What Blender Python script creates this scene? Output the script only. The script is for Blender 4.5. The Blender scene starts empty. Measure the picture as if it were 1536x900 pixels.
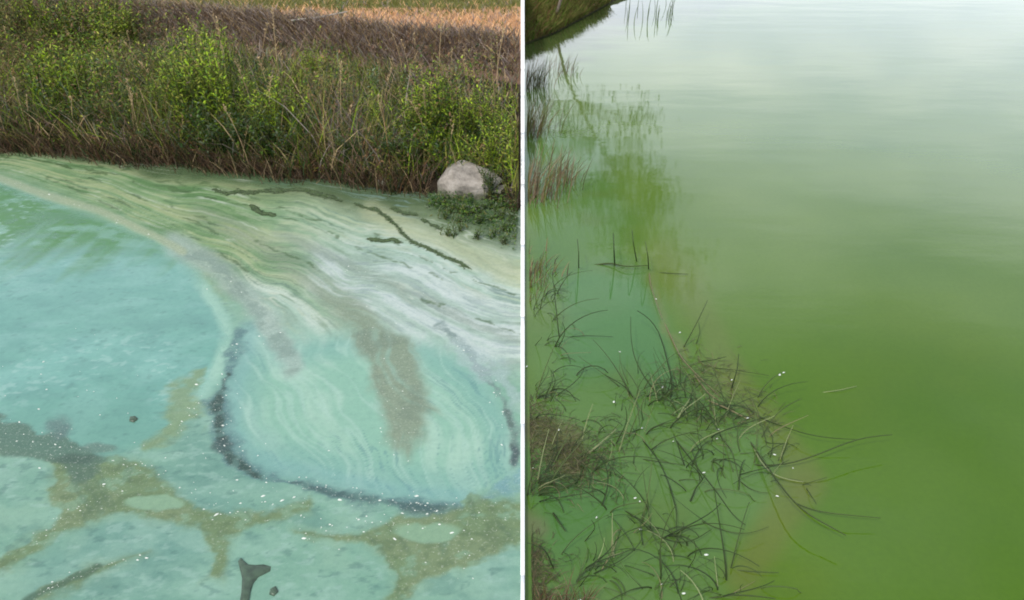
import bpy, math, random
import numpy as np
from mathutils import Vector
random.seed(7); RNG = np.random.default_rng(7)
scene = bpy.context.scene
C = scene.collection
R = math.radians

scene.cycles.filter_width = 1.9
# ------------------------------------------------------------------ camera
H, PITCH, F, CX, CY = 2.1, 30.0, 1100.0, 784.0, 450.0
cd = bpy.data.cameras.new('camera'); cam = bpy.data.objects.new('camera', cd); C.objects.link(cam)
cam.location = (0, 0, H); cam.rotation_euler = (R(90 - PITCH), 0, 0)
cd.sensor_width = 36; cd.lens = 36 * F / 1536; cd.shift_x = -(CX - 768) / 1536
cd.clip_start = 0.05; cd.clip_end = 5000
scene.camera = cam
# ------------------------------------------------------------------ light
SUN_EL, SUN_AZ = 50.0, 208.0            # azimuth clockwise from +Y: behind the viewer, to the left
w = bpy.data.worlds.new('World'); scene.world = w; w.use_nodes = True
nt = w.node_tree; bg = nt.nodes['Background']
sky = nt.nodes.new('ShaderNodeTexSky'); sky.sky_type = 'NISHITA'; sky.sun_disc = False
sky.sun_elevation = R(SUN_EL); sky.sun_rotation = R(SUN_AZ)
sky.air_density = 1.0; sky.dust_density = 3.0; sky.ozone_density = 1.0
# thin broken cloud over the whole sky
tc = nt.nodes.new('ShaderNodeTexCoord'); mp = nt.nodes.new('ShaderNodeMapping'); mp.inputs['Scale'].default_value = (1, 1, 2.6)
nz = nt.nodes.new('ShaderNodeTexNoise'); nz.inputs['Scale'].default_value = 2.2; nz.inputs['Detail'].default_value = 6
rp = nt.nodes.new('ShaderNodeValToRGB'); rp.color_ramp.elements[0].position = .36; rp.color_ramp.elements[1].position = .66
rp.color_ramp.elements[0].color = (.18, .18, .18, 1); rp.color_ramp.elements[1].color = (.75, .75, .75, 1)
mx = nt.nodes.new('ShaderNodeMix'); mx.data_type = 'RGBA'
nt.links.new(tc.outputs['Generated'], mp.inputs[0]); nt.links.new(mp.outputs[0], nz.inputs[0]); nt.links.new(nz.outputs['Fac'], rp.inputs[0])
sep = nt.nodes.new('ShaderNodeSeparateXYZ'); nt.links.new(tc.outputs['Generated'], sep.inputs[0])
mr = nt.nodes.new('ShaderNodeMapRange'); mr.interpolation_type = 'SMOOTHSTEP'; mr.inputs['From Min'].default_value = .27; mr.inputs['From Max'].default_value = .45
mr.inputs['To Min'].default_value = 1.0; mr.inputs['To Max'].default_value = 0.0; nt.links.new(sep.outputs['Z'], mr.inputs['Value'])      # ground haze, the same all round the horizon
mm = nt.nodes.new('ShaderNodeMath'); mm.operation = 'MAXIMUM'; nt.links.new(mr.outputs[0], mm.inputs[0]); nt.links.new(rp.outputs[0], mm.inputs[1])
nt.links.new(mm.outputs[0], mx.inputs['Factor']); nt.links.new(sky.outputs[0], mx.inputs['A'])
nz2 = nt.nodes.new('ShaderNodeTexNoise'); nz2.inputs['Scale'].default_value = 4.2; nz2.inputs['Detail'].default_value = 5; nt.links.new(mp.outputs[0], nz2.inputs[0])
rp2 = nt.nodes.new('ShaderNodeValToRGB'); rp2.color_ramp.elements[0].position = .34; rp2.color_ramp.elements[1].position = .66
rp2.color_ramp.elements[0].color = (7.6, 8.6, 10.2, 1); rp2.color_ramp.elements[1].color = (11.4, 11.9, 12.5, 1)
nt.links.new(nz2.outputs['Fac'], rp2.inputs[0]); nt.links.new(rp2.outputs[0], mx.inputs['B'])
nt.links.new(mx.outputs['Result'], bg.inputs[0]); bg.inputs[1].default_value = 0.13
sd = bpy.data.lights.new('sun', 'SUN'); sd.energy = 2.2; sd.angle = R(3); sd.color = (1, .95, .87)
so = bpy.data.objects.new('sun', sd); C.objects.link(so)
az, el = R(SUN_AZ), R(SUN_EL)
SUNDIR = Vector((math.sin(az) * math.cos(el), math.cos(az) * math.cos(el), math.sin(el)))
so.rotation_euler = SUNDIR.to_track_quat('Z', 'Y').to_euler(); so.location = (-5, -6, 12)
vs = scene.view_settings; vs.view_transform = 'Standard'; vs.look = 'None'; vs.exposure = 0.3; vs.gamma = 1
try: vs.use_curve_mapping = False
except Exception: pass

# ------------------------------------------------------------------ helpers
def S(r, g, b):
    c = np.array([r, g, b], float) / 255
    return np.where(c <= .04045, c / 12.92, ((c + .055) / 1.055) ** 2.4)
sp_, cp_ = math.sin(R(PITCH)), math.cos(R(PITCH))
def P(px, py, z=0.0):
    a = (px - CX) / F; b = -(py - CY) / F
    d = Vector((a, cp_ + b * sp_, -sp_ + b * cp_)); t = (z - H) / d.z
    return Vector((a * t, d.y * t, z))
def to_px(x, y, z=0.0):
    dz = z - H; depth = y * cp_ - dz * sp_; up = y * sp_ + dz * cp_
    depth = np.maximum(depth, .25)
    return CX + F * x / depth, CY - F * up / depth
def hash2(ix, iy, seed):
    n = (ix.astype(np.int64) * 374761393 + iy.astype(np.int64) * 668265263 + seed * 1442695041) & 0x7fffffff
    n = ((n ^ (n >> 13)) * 1274126177) & 0x7fffffff
    n = (n ^ (n >> 16)) & 0xffff
    return n / 65535.0
def vnoise(x, y, seed=0):
    ix = np.floor(x); iy = np.floor(y); fx = x - ix; fy = y - iy
    fx = fx * fx * (3 - 2 * fx); fy = fy * fy * (3 - 2 * fy)
    a = hash2(ix, iy, seed); b = hash2(ix + 1, iy, seed); c = hash2(ix, iy + 1, seed); d = hash2(ix + 1, iy + 1, seed)
    return (a + (b - a) * fx) * (1 - fy) + (c + (d - c) * fx) * fy
def fbm(x, y, seed=0, octv=4, gain=.5):
    s = 0; amp = 1; tot = 0
    for k in range(octv):
        s = s + amp * vnoise(x * 2 ** k + 17.3 * k, y * 2 ** k - 9.1 * k, seed + k); tot += amp; amp *= gain
    return s / tot
def sstep(a, b, x):
    t = np.clip((x - a) / (b - a), 0, 1); return t * t * (3 - 2 * t)
def dist_poly(px, py, pts):
    """distance to a polyline, and the running parameter 0..1 of the nearest point"""
    pts = np.array(pts, float); seg = np.hypot(*(pts[1:] - pts[:-1]).T); L = np.r_[0, np.cumsum(seg)]
    best = np.full(px.shape, 1e9); par = np.zeros(px.shape)
    for i in range(len(pts) - 1):
        ax, ay = pts[i]; dx, dy = pts[i + 1] - pts[i]; l2 = dx * dx + dy * dy + 1e-9
        t = np.clip(((px - ax) * dx + (py - ay) * dy) / l2, 0, 1)
        d = np.hypot(px - ax - t * dx, py - ay - t * dy); m = d < best
        best = np.where(m, d, best); par = np.where(m, (L[i] + t * seg[i]) / L[-1], par)
    return best, par
def sdf_poly(px, py, pts):
    d, _ = dist_poly(px, py, list(pts) + [pts[0]])
    ins = np.zeros(px.shape, bool); n = len(pts)
    for i in range(n):
        x0, y0 = pts[i]; x1, y1 = pts[(i + 1) % n]
        if y0 == y1: continue
        c = ((y0 > py) != (y1 > py)) & (px < (x1 - x0) * (py - y0) / (y1 - y0) + x0); ins ^= c
    return np.where(ins, -d, d)
def mesh_np(name, verts, faces, attrs=None, smooth=False):
    """verts (n,3); faces: list of (m,k) int arrays; attrs: name -> (n,3) colour or (n,) float"""
    me = bpy.data.meshes.new(name)
    verts = np.asarray(verts, np.float32); me.vertices.add(len(verts)); me.vertices.foreach_set('co', verts.ravel())
    fl = [np.asarray(f, np.int32) for f in faces if len(f)]
    loops = np.concatenate([f.ravel() for f in fl]); tot = np.concatenate([np.full(len(f), f.shape[1], np.int32) for f in fl])
    st = np.r_[0, np.cumsum(tot)[:-1]].astype(np.int32)
    me.loops.add(len(loops)); me.loops.foreach_set('vertex_index', loops)
    me.polygons.add(len(tot)); me.polygons.foreach_set('loop_start', st)
    try: me.polygons.foreach_set('loop_total', tot)
    except Exception: pass
    for k, v in (attrs or {}).items():
        v = np.asarray(v, np.float32)
        if v.ndim == 2:
            a = me.attributes.new(k, 'FLOAT_COLOR', 'POINT'); a.data.foreach_set('color', np.c_[v, np.ones(len(v))].astype(np.float32).ravel())
        else:
            a = me.attributes.new(k, 'FLOAT', 'POINT'); a.data.foreach_set('value', v)
    me.update(calc_edges=True); me.validate()
    if smooth: me.polygons.foreach_set('use_smooth', np.ones(len(me.polygons), bool))
    return me
def obj(name, me, mat=None, parent=None, loc=None):
    o = bpy.data.objects.new(name, me); C.objects.link(o)
    if me is not None and mat is not None and len(me.materials) == 0: me.materials.append(mat)
    if parent: o.parent = parent
    if loc is not None: o.location = loc
    return o
def tag(o, label=None, cat=None, group=None, kind=None):
    if label: o['label'] = label
    if cat: o['category'] = cat
    if group: o['group'] = group
    if kind: o['kind'] = kind
    return o
def grid_faces(nx, ny):
    i = np.arange(nx - 1); j = np.arange(ny - 1); I, J = np.meshgrid(i, j)
    a = (J * nx + I).ravel(); return np.c_[a, a + 1, a + 1 + nx, a + nx]

# ------------------------------------------------------------------ materials
class N:
    def __init__(s, name):
        s.m = bpy.data.materials.new(name); s.m.use_nodes = True; s.t = s.m.node_tree; s.p = s.t.nodes['Principled BSDF']; s.o = s.t.nodes['Material Output']
    def n(s, typ, **kw):
        x = s.t.nodes.new(typ)
        for k, v in kw.items():
            if k in x.inputs: x.inputs[k].default_value = v
            else: setattr(x, k, v)
        return x
    def l(s, a, b): s.t.links.new(a, b)
    def attr(s, name): return s.n('ShaderNodeAttribute', attribute_name=name)
    def noise(s, vec, scale, detail=4, rough=.55):
        x = s.n('ShaderNodeTexNoise', Scale=scale, Detail=detail, Roughness=rough); s.l(vec, x.inputs['Vector']); return x
    def ramp(s, fac, stops):
        x = s.n('ShaderNodeValToRGB'); e = x.color_ramp.elements
        while len(e) < len(stops): e.new(.5)
        for q, (pos, col) in zip(e, stops): q.position = pos; q.color = (*col, 1) if len(col) == 3 else col
        s.l(fac, x.inputs[0]); return x
    def mix(s, fac, a, b, blend='MIX'):
        x = s.n('ShaderNodeMix', data_type='RGBA', blend_type=blend)
        for v, k in ((fac, 'Factor'), (a, 'A'), (b, 'B')):
            if isinstance(v, bpy.types.NodeSocket): s.l(v, x.inputs[k])
            elif k == 'Factor': x.inputs[0].default_value = v
            else: x.inputs[k].default_value = (*v, 1)
        return x.outputs['Result']
    def math(s, op, a, b=0.0, c=None):
        x = s.n('ShaderNodeMath', operation=op)
        for i, v in enumerate([a, b] + ([c] if c is not None else [])):
            if isinstance(v, bpy.types.NodeSocket): s.l(v, x.inputs[i])
            else: x.inputs[i].default_value = v
        return x.outputs[0]
    def pos(s): return s.n('ShaderNodeTexCoord').outputs['Object']

def leaf_mat(name, rough=.6, trans=.3, var=.25):
    k = N(name); a = k.attr('col'); oi = k.n('ShaderNodeObjectInfo')
    f = k.math('MULTIPLY_ADD', oi.outputs['Random'], var, 1 - var / 2)
    hsv = k.n('ShaderNodeHueSaturation'); k.l(a.outputs['Color'], hsv.inputs['Color']); k.l(f, hsv.inputs['Value'])
    k.l(hsv.outputs[0], k.p.inputs['Base Color']); k.p.inputs['Roughness'].default_value = rough
    k.p.inputs['Specular IOR Level'].default_value = .25
    tr = k.n('ShaderNodeBsdfTranslucent'); k.l(hsv.outputs[0], tr.inputs[0])
    ms = k.n('ShaderNodeMixShader'); ms.inputs[0].default_value = trans
    k.l(k.p.outputs[0], ms.inputs[1]); k.l(tr.outputs[0], ms.inputs[2]); k.l(ms.outputs[0], k.o.inputs[0])
    return k.m
M_LEAF = leaf_mat('leaf'); M_GRASS = leaf_mat('grass', .65, .25, 0.0)

def mat_earth():
    k = N('earth'); a = k.attr('col'); n1 = k.noise(k.pos(), 14, 6); n2 = k.noise(k.pos(), 60, 5)
    c = k.mix(.6, a.outputs['Color'], k.ramp(n1.outputs['Fac'], [(.3, (.45, .42, .40)), (.7, (1.2, 1.15, 1.1))]).outputs[0], 'MULTIPLY')
    k.l(c, k.p.inputs['Base Color']); k.p.inputs['Roughness'].default_value = .95; k.p.inputs['Specular IOR Level'].default_value = .15
    b = k.n('ShaderNodeBump', Strength=.8, Distance=.03); k.l(n2.outputs['Fac'], b.inputs['Height']); k.l(b.outputs[0], k.p.inputs['Normal'])
    return k.m
M_EARTH = mat_earth()
def mat_rock():
    k = N('rock'); n1 = k.noise(k.pos(), 5, 8, .65); n2 = k.noise(k.pos(), 28, 6, .7)
    c = k.ramp(n1.outputs['Fac'], [(.30, (.11, .10, .085)), (.46, (.25, .225, .19)), (.60, (.34, .31, .27)), (.75, (.20, .18, .155))])
    d = k.mix(.55, c.outputs[0], k.ramp(n2.outputs['Fac'], [(.35, (.5, .48, .46)), (.6, (1.1, 1.1, 1.1))]).outputs[0], 'MULTIPLY')
    sx = k.n('ShaderNodeSeparateXYZ'); k.l(k.pos(), sx.inputs[0])
    stain = k.ramp(k.math('ADD', sx.outputs['Z'], k.math('MULTIPLY', n1.outputs['Fac'], .12)), [(.07, (1, 1, 1)), (.13, (0, 0, 0))])
    d = k.mix(k.math('MULTIPLY', stain.outputs[0], .8), d, (.075, .085, .045))
    k.l(d, k.p.inputs['Base Color']); k.p.inputs['Roughness'].default_value = .9
    b = k.n('ShaderNodeBump', Strength=.7, Distance=.02); k.l(n2.outputs['Fac'], b.inputs['Height']); k.l(b.outputs[0], k.p.inputs['Normal'])
    return k.m
def mat_paint():
    k = N('white_paint'); n = k.noise(k.pos(), 6, 6)
    c = k.ramp(n.outputs['Fac'], [(.3, (.80, .81, .79)), (.6, (.86, .86, .85))]); k.l(c.outputs[0], k.p.inputs['Base Color']); k.p.inputs['Roughness'].default_value = .55
    return k.m
def mat_flat(name, col, rough=.7, var=.35, scale=30, bump=.3):
    k = N(name); n = k.noise(k.pos(), scale, 5)
    lo = tuple(np.clip(np.array(col) * (1 - var), 0, 1)); hi = tuple(np.clip(np.array(col) * (1 + var), 0, 1))
    c = k.ramp(n.outputs['Fac'], [(.3, lo), (.7, hi)]); k.l(c.outputs[0], k.p.inputs['Base Color']); k.p.inputs['Roughness'].default_value = rough
    b = k.n('ShaderNodeBump', Strength=bump, Distance=.004); k.l(n.outputs['Fac'], b.inputs['Height']); k.l(b.outputs[0], k.p.inputs['Normal'])
    return k.m

def mat_pond():
    k = N('scummed_water'); col = k.attr('col'); wet = k.attr('wet'); flow = k.attr('flow'); spk = k.attr('speck')
    # stretched fine streaks in the drift direction stored on the sheet
    st = k.noise(flow.outputs['Color'], 1.0, 5, .6)
    f1 = k.ramp(st.outputs['Fac'], [(.25, (.66, .72, .70)), (.5, (1.0, 1.0, 1.0)), (.75, (1.2, 1.17, 1.15))])
    c = k.mix(k.math('MULTIPLY', k.attr('streak').outputs['Fac'], .55), col.outputs['Color'], f1.outputs[0], 'MULTIPLY')
    fine = k.noise(k.pos(), 34, 7, .68)
    f2 = k.ramp(fine.outputs['Fac'], [(.28, (.74, .78, .80)), (.5, (1, 1, 1)), (.74, (1.16, 1.13, 1.09))])
    c = k.mix(.55, c, f2.outputs[0], 'MULTIPLY')
    # grains of broken scum, pale and dark
    grain = k.noise(k.pos(), 95, 4, .7)
    g1 = k.ramp(grain.outputs['Fac'], [(.56, (0, 0, 0)), (.66, (1, 1, 1))]); g2 = k.ramp(grain.outputs['Fac'], [(.34, (1, 1, 1)), (.44, (0, 0, 0))])
    c = k.mix(k.math('MULTIPLY', k.math('MULTIPLY', g1.outputs[0], spk.outputs['Fac']), .28), c, (.62, .66, .58))
    c = k.mix(k.math('MULTIPLY', k.math('MULTIPLY', g2.outputs[0], spk.outputs['Fac']), .55), c, (.09, .14, .10))
    k.l(c, k.p.inputs['Base Color'])
    k.l(k.math('MULTIPLY_ADD', wet.outputs['Fac'], -.42, .48), k.p.inputs['Roughness'])
    k.l(k.math('MULTIPLY_ADD', wet.outputs['Fac'], .75, .08), k.p.inputs['Specular IOR Level'])
    k.p.inputs['IOR'].default_value = 1.36
    b = k.n('ShaderNodeBump', Distance=.004)
    k.l(k.math('MULTIPLY_ADD', wet.outputs['Fac'], -.42, .5), b.inputs['Strength'])
    k.l(fine.outputs['Fac'], b.inputs['Height'])
    mp = k.n('ShaderNodeMapping'); mp.inputs['Scale'].default_value = (3, 9, 1); k.l(k.pos(), mp.inputs[0]); rip = k.noise(mp.outputs[0], 1.6, 3)
    b2 = k.n('ShaderNodeBump', Strength=.18, Distance=.012); k.l(rip.outputs['Fac'], b2.inputs['Height']); k.l(b.outputs[0], b2.inputs['Normal'])
    k.l(b2.outputs[0], k.p.inputs['Normal'])
    return k.m
def mat_lake():
    k = N('green_water'); col = k.attr('col')
    n1 = k.noise(k.pos(), 1.3, 5, .5); f = k.ramp(n1.outputs['Fac'], [(.3, (.86, .90, .85)), (.7, (1.12, 1.08, 1.12))])
    c = k.mix(.7, col.outputs['Color'], f.outputs[0], 'MULTIPLY'); fn = k.noise(k.pos(), 42, 6, .7); c = k.mix(.5, c, k.ramp(fn.outputs['Fac'], [(.3, (.86, .88, .8)), (.7, (1.14, 1.12, 1.2))]).outputs[0], 'MULTIPLY'); k.l(c, k.p.inputs['Base Color'])
    k.p.inputs['Roughness'].default_value = .04; k.p.inputs['IOR'].default_value = 1.36
    mp = k.n('ShaderNodeMapping'); mp.inputs['Scale'].default_value = (.7, 1.7, 1); k.l(k.pos(), mp.inputs[0])
    r1 = k.noise(mp.outputs[0], .8, 2, .45)
    mp2 = k.n('ShaderNodeMapping'); mp2.inputs['Scale'].default_value = (.7, 2.0, 1); mp2.inputs['Rotation'].default_value = (0, 0, .12); k.l(k.pos(), mp2.inputs[0])
    r2 = k.noise(mp2.outputs[0], 5.0, 4, .6)
    b = k.n('ShaderNodeBump', Strength=.10, Distance=.05); k.l(r1.outputs['Fac'], b.inputs['Height'])
    b2 = k.n('ShaderNodeBump', Strength=.032, Distance=.02); k.l(r2.outputs['Fac'], b2.inputs['Height']); k.l(b.outputs[0], b2.inputs['Normal'])
    k.l(b2.outputs[0], k.p.inputs['Normal'])
    return k.m

# ------------------------------------------------------------------ bank shape
FOOT = [P(*q) for q in ((0, 223), (150, 233), (300, 250), (400, 262), (500, 271), (600, 283), (690, 294), (784, 306))]
EDGE = [P(*q, .68) for q in ((200, 14), (330, 24), (430, 34), (530, 44), (650, 54), (784, 68))]
fx = np.array([-14, -8] + [p.x for p in FOOT]); fy = np.array([FOOT[0].y + .9, FOOT[0].y + .35] + [p.y for p in FOOT])
ex = np.array([-14, -7] + [p.x for p in EDGE]); ey = np.array([EDGE[0].y + 1.6, EDGE[0].y + .8] + [p.y for p in EDGE])
def yfoot(x): return np.interp(x, fx, fy) + .20 * (fbm(x * 3.1, x * 0 + 3, 5, 5, .6) - .5)
def yedge(x): return np.interp(x, ex, ey) + .22 * (fbm(x * 1.5, x * 0 + 8, 9) - .5)
def bank_z(x, y):
    x = np.asarray(x, float); y = np.asarray(y, float)
    a = yfoot(x); b = yedge(x); t = (y - a) / (b - a)
    z = np.interp(t, [-.6, -.03, .02, .35, .86, .93, 1.0, 1.03, 6], [-.35, -.03, .05, .20, .40, .46, .66, .69, .80])
    return z + .05 * (fbm(x * 3, y * 3, 21) - .5) * np.clip(t * 8, 0, 1)
def bank_hit(px, py):
    z = .2
    for _ in range(12):
        p = P(px, py, z); z = .5 * z + .5 * float(bank_z(np.array([p.x]), np.array([p.y]))[0])
    p = P(px, py, z); return Vector((p.x, p.y, z))

# ground far below the water and land beyond
n = 12; xs = np.linspace(-2000, 2000, n); X, Y = np.meshgrid(xs, xs)
me = mesh_np('ground', np.c_[X.ravel(), Y.ravel(), np.full(X.size, -.9)], [grid_faces(n, n)], {'col': np.tile(S(96, 92, 60), (X.size, 1))})
tag(obj('ground', me, M_EARTH), kind='structure')
# bank
xs = np.r_[np.linspace(-14, -6, 60), np.linspace(-5.95, -.012, 260)]; ys = np.r_[np.linspace(4.2, 10.5, 260), np.linspace(10.7, 30, 30)]
X, Y = np.meshgrid(xs, ys); Z = bank_z(X, Y); t = (Y - yfoot(X)) / (yedge(X) - yfoot(X))
nn = fbm(X * 1.2, Y * 1.2, 31)
col = np.where((t > 1.0)[..., None], S(186, 146, 112), S(48, 41, 32))
col = np.where(((t > 1.0) & (Y > 9.3 + .5 * nn))[..., None], S(112, 112, 66), col)
col = np.where(((t > .84) & (t <= 1.0))[..., None], S(122, 100, 88), col)
tag(obj('bank', mesh_np('bank', np.c_[X.ravel(), Y.ravel(), Z.ravel()], [grid_faces(len(xs), len(ys))], {'col': col.reshape(-1, 3)}, True), M_EARTH), kind='structure')
v = [(-600, 29.9, .68), (-14, 29.9, .68), (-.012, 29.9, .68), (-.012, 600, .8), (-600, 600, .8), (-600, 8, .68), (-14, 8.5, .68)]
me = mesh_np('field', v, [np.array([[0, 1, 2, 3, 4]]), np.array([[5, 6, 1, 0]])], {'col': np.tile(S(150, 140, 88), (7, 1))})
tag(obj('field', me, M_EARTH), kind='structure')
# shore of the green lake, running back from the end of the added white wall
SH = np.array([(.012, 11.0), (.5, 11.9), (1.0, 13.2), (1.75, 15.2), (3.2, 18), (6, 24), (14, 38), (40, 80), (120, 200), (300, 420)])
u = np.linspace(0, 1, 120) ** 2 * (len(SH) - 1); sx = np.interp(u, range(len(SH)), SH[:, 0]); sy = np.interp(u, range(len(SH)), SH[:, 1])
off = np.array([-.15, 0, .04, .12, .35, .8, 2, 8, 60]); hz = np.array([-.3, -.02, .08, .12, .16, .22, .32, .6, .7])
nxm = -(np.gradient(sy)); nym = np.gradient(sx); L = np.hypot(nxm, nym); nxm, nym = nxm / L, nym / L
nxm = np.minimum(nxm, 0) ; Xs = np.maximum(sx[None] + nxm[None] * off[:, None], .012); Ys = sy[None] + np.maximum(nym, .6)[None] * off[:, None]
Zs = hz[:, None] + .04 * (fbm(Xs * 4, Ys * 4, 3) - .5)
me = mesh_np('lake_shore', np.c_[Xs.ravel(), Ys.ravel(), Zs.ravel()], [grid_faces(120, len(off))], {'col': np.where((np.repeat(off[:, None], 120, 1) < .3)[..., None], S(56, 52, 34), S(128, 116, 58)).reshape(-1, 3)}, True)
tag(obj('lake_shore', me, M_EARTH), kind='structure')

# ------------------------------------------------------------------ scummed pond (left of the added wall)
def tps(pts, vals, qx, qy):
    p = np.array(pts, float) / 500; n = len(p)
    d2 = ((p[:, None] - p[None]) ** 2).sum(-1); K = np.where(d2 > 0, d2 * np.log(d2 + 1e-12), 0) + np.eye(n) * 1e-3
    A = np.zeros((n + 3, n + 3)); A[:n, :n] = K; A[:n, n] = 1; A[:n, n + 1:] = p; A[n, :n] = 1; A[n + 1:, :n] = p.T
    wts = np.linalg.solve(A, np.r_[vals, 0, 0, 0]); qx = qx / 500; qy = qy / 500
    out = wts[n] + wts[n + 1] * qx + wts[n + 2] * qy
    for i in range(n):
        r2 = (qx - p[i, 0]) ** 2 + (qy - p[i, 1]) ** 2; out = out + wts[i] * r2 * np.log(r2 + 1e-12)
    return out
FLOW = [(0, [(0, 225), (150, 236), (300, 254), (500, 276), (690, 300), (781, 320)]),
        (1, [(0, 232), (150, 256), (300, 285), (450, 312), (600, 350), (700, 395), (781, 432)]),
        (2, [(0, 246), (120, 276), (260, 325), (400, 378), (520, 425), (650, 470), (781, 515)]),
        (3, [(0, 262), (80, 285), (190, 325), (290, 375), (390, 425), (470, 455), (540, 500), (580, 580), (610, 680)]),
        (4, [(0, 285), (80, 306), (170, 338), (250, 372), (310, 415), (345, 470), (352, 520), (332, 590), (332, 650), (390, 712), (520, 735), (680, 762)]),
        (5, [(0, 340), (120, 370), (230, 410), (300, 470), (315, 530), (290, 590), (240, 650), (120, 672), (0, 640)]),
        (6, [(0, 430), (110, 460), (190, 510), (180, 570), (90, 600), (0, 580)]),
        (3.5, [(345, 405), (400, 455), (440, 515), (468, 590), (480, 670)]), (2.5, [(430, 402), (540, 450), (640, 505), (700, 575), (735, 650), (750, 715)]),
        (5, [(0, 862), (50, 815), (100, 765), (190, 735), (300, 770), (400, 775), (460, 745)]),
        (6.5, [(40, 895), (120, 865), (210, 830), (310, 850), (420, 850), (560, 830), (700, 800), (781, 770)])]
fp = [q for _, l in FLOW for q in l]; fv = [a for a, l in FLOW for _ in l]
xs = np.r_[-60, -30, -16, -10, -7.5, -6.2, np.linspace(-5.6, -.006, 720)]
yy = [1.15]
while yy[-1] < 6.6: yy.append(yy[-1] + .0034 + .0009 * yy[-1])
ys = np.r_[-40, -10, -3, 0, .6, .95, yy, 6.8, 7.2, 8, 9]
X, Y = np.meshgrid(xs, ys); px, py = to_px(X, Y)
wx = (fbm(X * 3.2, Y * 3.2, 41) - .5) * 44 + (fbm(X * 13, Y * 13, 47, 3) - .5) * 14
wy = (fbm(X * 3.2, Y * 3.2, 43) - .5) * 30 + (fbm(X * 13, Y * 13, 49, 3) - .5) * 10
sc = np.clip((py - 200) / 350, .25, 1.1); qx = px + wx * sc; qy = py + wy * sc
rx = px + wx * sc * .35; ry = py + wy * sc * .35
V = tps(fp, fv, np.clip(px + wx * sc * .13, -150, 900), np.clip(py + wy * sc * .13, 190, 1000)); V = V + (fbm(X * 1.1, Y * 1.1, 55, 2) - .5) * .16 + (fbm(X * 12, Y * 12, 57, 3) - .5) * .07; U = rx / 100 + ry / 220 + (fbm(X * 2.5, Y * 2.5, 59, 3) - .5) * 1.2
fl1 = .70 * fbm(V * 7.0, U * .8, 61, 5, .6) + .30 * fbm(X * 4, Y * 5, 62, 4); rdg = 1 - np.abs(2 * fbm(V * 6.5, U * .55, 91, 3) - 1); rdg2 = 1 - np.abs(2 * fbm(V * 16 + 3, U * .6, 93, 3) - 1); fl2 = .75 * fbm(V * 20, U * .8, 65, 4, .6) + .25 * fbm(X * 11, Y * 14, 66, 3); fl3 = fbm(V * 2.2 + 5, U * .35, 69, 3)
upsd = sdf_poly(qx, qy, [(-400, 120), (1000, 120), (1000, 640), (781, 566), (720, 536), (660, 510), (590, 496), (520, 492), (450, 505), (400, 492), (350, 446), (300, 402), (240, 362), (150, 325), (0, 268), (-400, 200)])
upper = sstep(28, -28, upsd)
sl = (rx * .86 - ry * .50) / 26 + (fbm(X * 2, Y * 2, 161, 3) - .5) * 3.2; al = (rx * .50 + ry * .86) / 190
lo1 = .7 * fbm(sl, al, 163, 5, .6) + .3 * fbm(X * 4, Y * 5, 62, 4); lo2 = .7 * fbm(sl * 2.6, al * 1.6, 165, 4, .6) + .3 * fbm(X * 11, Y * 14, 66, 3); lor = 1 - np.abs(2 * fbm(sl * 1.1, al * .9, 167, 3) - 1); lor2 = 1 - np.abs(2 * fbm(sl * 1.9 + 7, al * 1.2, 169, 3) - 1)
fl1 = fl1 * upper + lo1 * (1 - upper); fl2 = fl2 * upper + lo2 * (1 - upper); rdg = rdg * upper + lor * (1 - upper); rdg2 = rdg2 * upper + lor2 * (1 - upper); fl3 = fl3 * upper + fbm(X * 1.5, Y * 3, 171, 3) * (1 - upper)
big = fbm(X * 1.6, Y * 1.6, 71, 4); mid = fbm(X * 6, Y * 6, 75, 4)
def lerp(a, b, m): return a + (b - a) * np.asarray(m)[..., None]
col = np.tile(S(136, 182, 158), X.shape + (1,)); wet = np.full(X.shape, .35); speck = np.full(X.shape, .12)
def paint(m, c, wt=None, sp=None):
    global col, wet, speck
    m = np.clip(m, 0, 1); col = lerp(col, c, m)
    if wt is not None: wet = wet + (wt - wet) * m
    if sp is not None: speck = speck + (sp - speck) * m
# lower part: turquoise with blue and mint swells
paint(sstep(.42, .68, big), S(126, 172, 154)); paint(sstep(.5, .75, mid) * .5, S(158, 196, 170))
paint(sstep(.5, .75, fbm(X * 3, Y * 7, 113, 4)) * .5, S(152, 194, 172)); paint(sstep(.58, .75, fl3) * .35, S(116, 162, 150))
# second lobe, mint
lobe = sdf_poly(rx, ry, [(372, 470), (420, 500), (540, 480), (660, 500), (740, 560), (781, 640), (781, 720), (690, 758), (560, 742), (400, 706), (345, 660), (338, 590)])
paint(sstep(10, -25, lobe), S(152, 200, 176), .3, .08); paint(sstep(10, -25, lobe) * sstep(.45, .7, fl1), S(176, 214, 192))
paint(sstep(10, -25, lobe) * sstep(40, 0, np.abs(lobe + 30)) * .4, S(124, 176, 170))
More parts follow.
